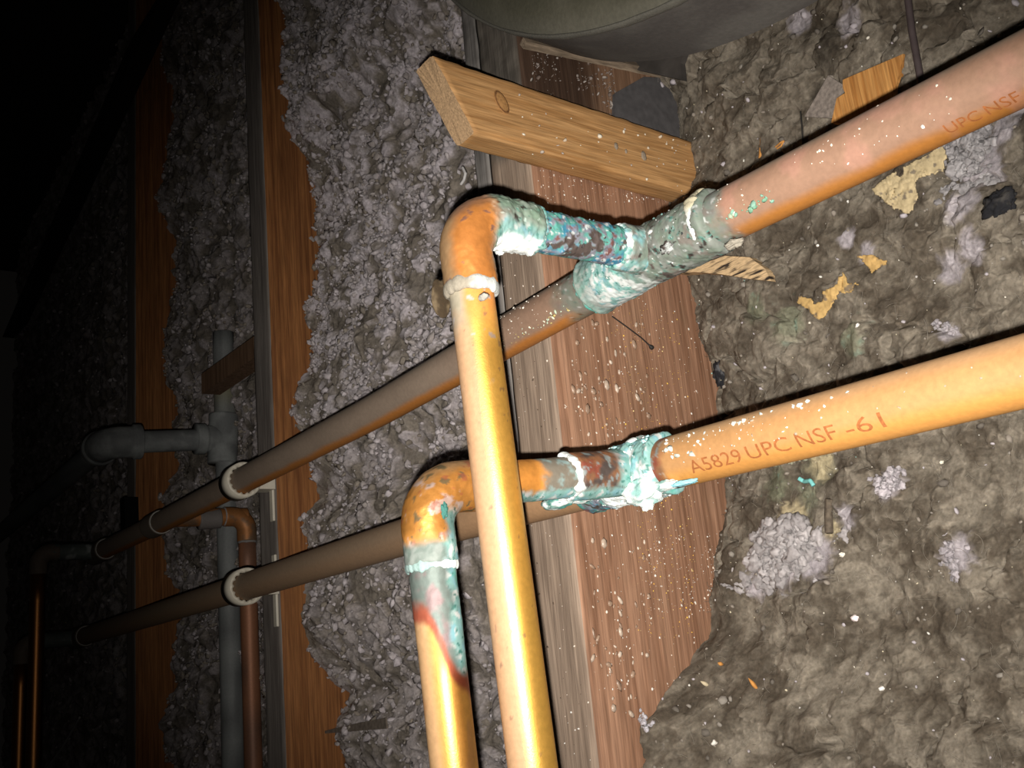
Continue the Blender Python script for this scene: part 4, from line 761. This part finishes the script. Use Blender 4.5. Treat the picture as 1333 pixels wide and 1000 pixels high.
# cotton-like tufts
def tuft(c, r, label, n, seed, spread=(1, .45, 1), col=LAV * 1.25):
    """a clump of soft round wads pressed into one another"""
    rs = np.random.RandomState(seed * 13 + 1); sp = np.array(spread); k = max(2, n // 12)
    K = rs.randn(k, 3) * sp * r * .40; C = K[rs.randint(0, k, n)] + rs.randn(n, 3) * sp * r * .30 + c
    S = r * (.10 + .20 * rs.rand(n, 1) ** 1.5) * (.75 + .4 * rs.rand(n, 3)) * np.array([1, .8, 1]); C[:, 1] += .3 * S[:, 1]
    V, F, cc = flakes(C, S, 3, .26, np.array(col) * (.72 + .45 * rs.rand(n, 1)), 1.6)
    V = V + .0007 * np.stack([fbm(V, 420, 3, seed), fbm(V + 3, 420, 3, seed), fbm(V + 7, 420, 3, seed)], -1)
    return tagm(mesh_obj('wool_tuft', V, F, M_FLAKE, col=cc), label, 'tuft')
t1 = surf1(862, 892); V0, F0 = ico(4)
tuft(t1 - [0, .003, 0], .0090, 'bright white ball of wool at the foot of the speckled stud', 40, 1, col=(.60, .57, .58))
tuft(surf1(845, 918) - [0, .003, 0], .0062, 'small grey wool tuft just below the bright white ball', 26, 2, col=(.52, .50, .54))
tuft(surf1(838, 935) - [0, .003, 0], .0058, 'lowest grey wool tuft beside the foot of the speckled stud', 26, 5, col=(.48, .46, .50))
tuft(surf1(1150, 628) - [0, .001, 0], .0085, 'lavender wool tuft under the lower pipe', 70, 3, col=LAV * .80)
tuft(surf1(1243, 722) - [0, .001, 0], .0085, 'lavender wool tuft right of centre in the brown wool', 70, 4, col=LAV * .68)
tuft(surf1(1225, 430) - [0, .001, 0], .0048, 'smooth pale wool tuft just above the lower pipe', 30, 5, col=LAV * .8)
tuft(surf1(1018, 728) + [0, .001, 0], .0240, 'broad pale wool mass beside the speckled stud below the lower pipe', 330, 6, (1.0, .12, .72), (.40, .37, .37))
tuft(surf1(1268, 205) - [0, .001, 0], .0150, 'pale grey wool mass below the upper pipe at the right', 170, 7, (.85, .16, 1.1), (.36, .34, .345))
tuft(surf1(1030, 590) - [0, .002, 0], .0085, 'greenish pale wool lump just under the lower pipe', 60, 8, (1.4, .3, .6), (.36, .36, .26))
# small pellets and flakes one can count
for px, py, r, cl, lb in ((1115, 805, .0019, (.95, .82, .80), 'white crumbly pellet on the brown wool below the pipes'), (1150, 896, .0014, (.8, .76, .70), 'small white pellet low on the brown wool'), (1228, 572 + 30, .0009, (.75, .72, .6), 'tiny pale pellet under the right end of the lower pipe'), (932, 967, .0015, (.7, .66, .6), 'small white flake near the bottom of the brown wool'), (1118, 424, .0012, (.85, .82, .78), 'white square flake between the two pipes'), (1098, 722, .0013, (.8, .76, .66), 'white flake below the pale wool mass')):
    V, F, c = flakes(np.array([surf1(px, py) - [0, .0012, 0]]), np.array([[r, r * .7, r]]), 3, .3, np.array([cl])); tagm(mesh_obj('pellet', V, F, M_GENERIC, col=c), lb, 'pellet')
for px, py, l_, an, lb in ((983, 891, .0042, -.9, 'slim tan seed husk low on the brown wool'), (940, 864, .0016, -.3, 'small tan husk near the foot of the speckled stud'), (920, 890, .0028, -.5, 'pale wood flake near the foot of the speckled stud')):
    c_ = surf1(px, py) - [0, .0012, 0]; d = RM @ np.array([math.cos(an), -math.sin(an), 0]); strand('seed_husk', [c_ - d * l_, c_, c_ + d * l_], .0010, M_SPL if 'husk' in lb else plain_mat('pale_flake', (.5, .42, .28), .9), lb, 'husk', 6, lambda t: .15 + np.sin(t * 3.14))
strand('teal_shaving', on_wool([(1043, 623), (1050, 627), (1058, 626), (1062, 632)], .002), .0012, plain_mat('teal_flake', (.22, .60, .58), .8), 'curled teal flake of patina below the lower pipe', 'flake', 6)
strand('bark_strip', on_wool([(1082, 650), (1081, 670), (1082, 694)], .0015), .0022, plain_mat('bark', (.12, .095, .07), .9, vary=.4, vscale=400), 'dark brown strip of bark below the lower pipe', 'bark', 5)
tagm(crust('dark_clot', surf1(938, 486) - [0, .001, 0], (.0042, .0022, .0075), None, lambda V: mix(np.array([.016, .016, .019]) + 0 * V, [.10, .10, .105], sm(.1, .35, fbm(V, 240, 4, 801))), 61, amp=.6), 'black sooty clot at the right edge of the speckled stud', 'soot')
tagm(crust('dark_clot', surf1(1302, 265) - [0, .0005, 0], (.0068, .0022, .0060), None, lambda V: mix(np.array([.016, .016, .019]) + 0 * V, [.06, .055, .05], sm(.0, .35, fbm(V, 240, 4, 802))), 62, amp=.65), 'black lump in the wool below the upper pipe at the right', 'soot')  # flattened near-black lump set on the wool surface
tagm(mesh_obj('tan_gall', *flakes(np.array([onX(886, 92, -.385), onX(889, 99, -.385), onX(884, 101, -.386)]), np.array([[.0022] * 3, [.0018] * 3, [.0014] * 3]), 3, .4)[:2], M_SPL, col=None), 'small tan crumb at the end of the weathered stick', 'crumb')
bpy.data.objects['tan_gall'].data.materials[0] = plain_mat('tan_crumb', (.55, .43, .22), .9, vary=.3, vscale=600)

# ------------------------------------------------------------------ small marks on the speckled stud
nl = [onX(x, y, XS1 + .0022) for x, y in ((797, 412), (815, 425), (835, 440), (850, 454))]
strand('twig', nl, .00075, M_BLK, 'thin black twig with a knobbly end on the speckled stud', 'twig', 8, lambda t: .55 + 1.5 * np.exp(-((t - .96) / .05) ** 2))
def stud_bits(name, regs, pal, s0, s1, label, cat, mat, flat=.4, long=1.0):
    C = []
    for px0, px1, py0, py1, n_ in regs:
        for _ in range(n_):
            p = onX(RS.uniform(px0, px1), RS.uniform(py0, py1), XS1 + .0004)
            if YF + .003 < p[1] < .455 and (p[1] < base1(np.array([XS1]), np.array([p[2]]))[0] - .004): C.append(p)
    C = np.array(C); n_ = len(C); r = (s0 + (s1 - s0) * RS.rand(n_, 1) ** 3); S = r * np.array([flat, 1, long]) * (.6 + .8 * RS.rand(n_, 3)); V0, F0 = ico(1)
    tilt = RS.randn(n_) * .5; V = V0[None] * S[:, None, :]; ca, sa = np.cos(tilt)[:, None], np.sin(tilt)[:, None]; y_, z_ = V[..., 1] * ca - V[..., 2] * sa, V[..., 1] * sa + V[..., 2] * ca
    V = np.stack([V[..., 0], y_, z_], -1) + C[:, None]; F = (F0[None] + (np.arange(n_) * len(V0))[:, None, None]).reshape(-1, 3); cols = np.repeat(np.array(pal)[RS.randint(0, len(pal), n_)], len(V0), 0)
    return tagm(mesh_obj(name, V.reshape(-1, 3), F, mat, col=cols), label, cat, kind='stuff')
stud_bits('resin_droplets', [(745, 850, 420, 570, 55), (735, 790, 490, 540, 16), (770, 850, 690, 880, 45), (790, 830, 850, 930, 20)], [(.34, .23, .16), (.46, .36, .28), (.30, .20, .14), (.62, .5, .4)], .0006, .0019, 'dried brown droplets on the speckled stud', 'droplets', attr_mat('droplets', .35, .1, spec=.6), .45, 1.7)
stud_bits('pale_flecks', [(740, 935, 380, 900, 420), (840, 940, 690, 800, 160), (700, 900, 215, 265, 260)], [(.85, .74, .62), (.8, .78, .72), (.6, .5, .42)], .00018, .0007, 'pale dust flecks on the speckled stud', 'flecks', M_GENERIC, .5, 1.2)
stud_bits('golden_flecks', [(780, 900, 400, 560, 170), (830, 905, 645, 830, 190)], [(.95, .62, .10), (.9, .5, .08), (.85, .65, .3)], .00016, .00048, 'golden specks on the speckled stud', 'flecks', attr_mat('gold_flecks', .35, 0, spec=.6), .6, 1.0)
C = []
for _ in range(260): C.append(onY(RS.uniform(640, 775), RS.uniform(215, 990), YF - .0002))
C = np.array([p for p in C if XS1 - .039 < p[0] < XS1 - .001]); S = (.00018 + .0005 * RS.rand(len(C), 1) ** 3) * (.6 + .8 * RS.rand(len(C), 3)); V, F, c = flakes(C, S, 1, .3, np.array([(.8, .7, .6), (.75, .72, .68), (.10, .07, .05)])[RS.randint(0, 3, len(C))])
tagm(mesh_obj('edge_flecks', V, F, M_GENERIC, col=c), 'fine flecks on the front edge of the speckled stud', 'flecks', kind='stuff')

# ------------------------------------------------------------------ bits in the dim bays
def bar(name, pa, pb_, wv, tv, mat, label, cat):
    pa, pb_, wv, tv = map(np.asarray, (pa, pb_, wv, tv)); V = np.array([pa, pb_, pb_ + wv, pa + wv, pa + tv, pb_ + tv, pb_ + wv + tv, pa + wv + tv]); F = [(0, 1, 2, 3), (7, 6, 5, 4), (0, 4, 5, 1), (1, 5, 6, 2), (2, 6, 7, 3), (3, 7, 4, 0)]
    return tagm(fix_normals(mesh_obj(name, V, F, mat, smooth=False)), label, cat)
M_BRACE = wood_mat('dark_brace', (.10, .055, .03), (.17, .10, .06), attr=False)
bar('wooden_brace', onX(262, 487, -1.0), onX(330, 438, -.885), (0, 0, -.022), (0, .02, 0), M_BRACE, 'dark sloping wooden strip crossing the galvanised riser', 'brace')
bar('diagonal_brace', onY(216, -20, .30), onY(20, 420, .30), (-.16, 0, .02), (0, .022, 0), plain_mat('black_board', (.02, .018, .016), .95), 'almost black sloping board at the dark top end of the wall', 'brace')
bar('wood_block', onY(156, 651, YF - .017), onY(157, 694, YF - .017), (.022, 0, 0), (0, .016, 0), M_LATH, 'small dim block on the far stud', 'block')
M_LIGHTW = plain_mat('grey_wire', (.45, .43, .42), .6)
strand('grey_wire', [onY(x, y, .30) for x, y in ((60, 1002), (80, 975), (96, 948), (104, 934))], .0016, M_LIGHTW, 'thin pale grey wire at the dark lower end of the wall', 'wire', 8)
p0 = [onY(x, y, .372) for x, y in ((425, 954), (440, 949), (478, 940), (520, 932), (522, 946), (470, 950))]
seg_plate('bark_flake', [p - np.array([0, .012, 0]) for p in p0], (0, 1, 0), .0012, plain_mat('dull_bark', (.16, .13, .105), .95, vary=.3, vscale=300), 'flat dull flake of bark low in the pale wool', 'bark')
strand('white_thread', [onY(x, y, .352) for x, y in ((602, 218), (606, 226), (604, 234), (600, 240))], .0011, plain_mat('thread', (.55, .53, .52), .9), 'short white curled thread beside the grey lath', 'thread', 6)
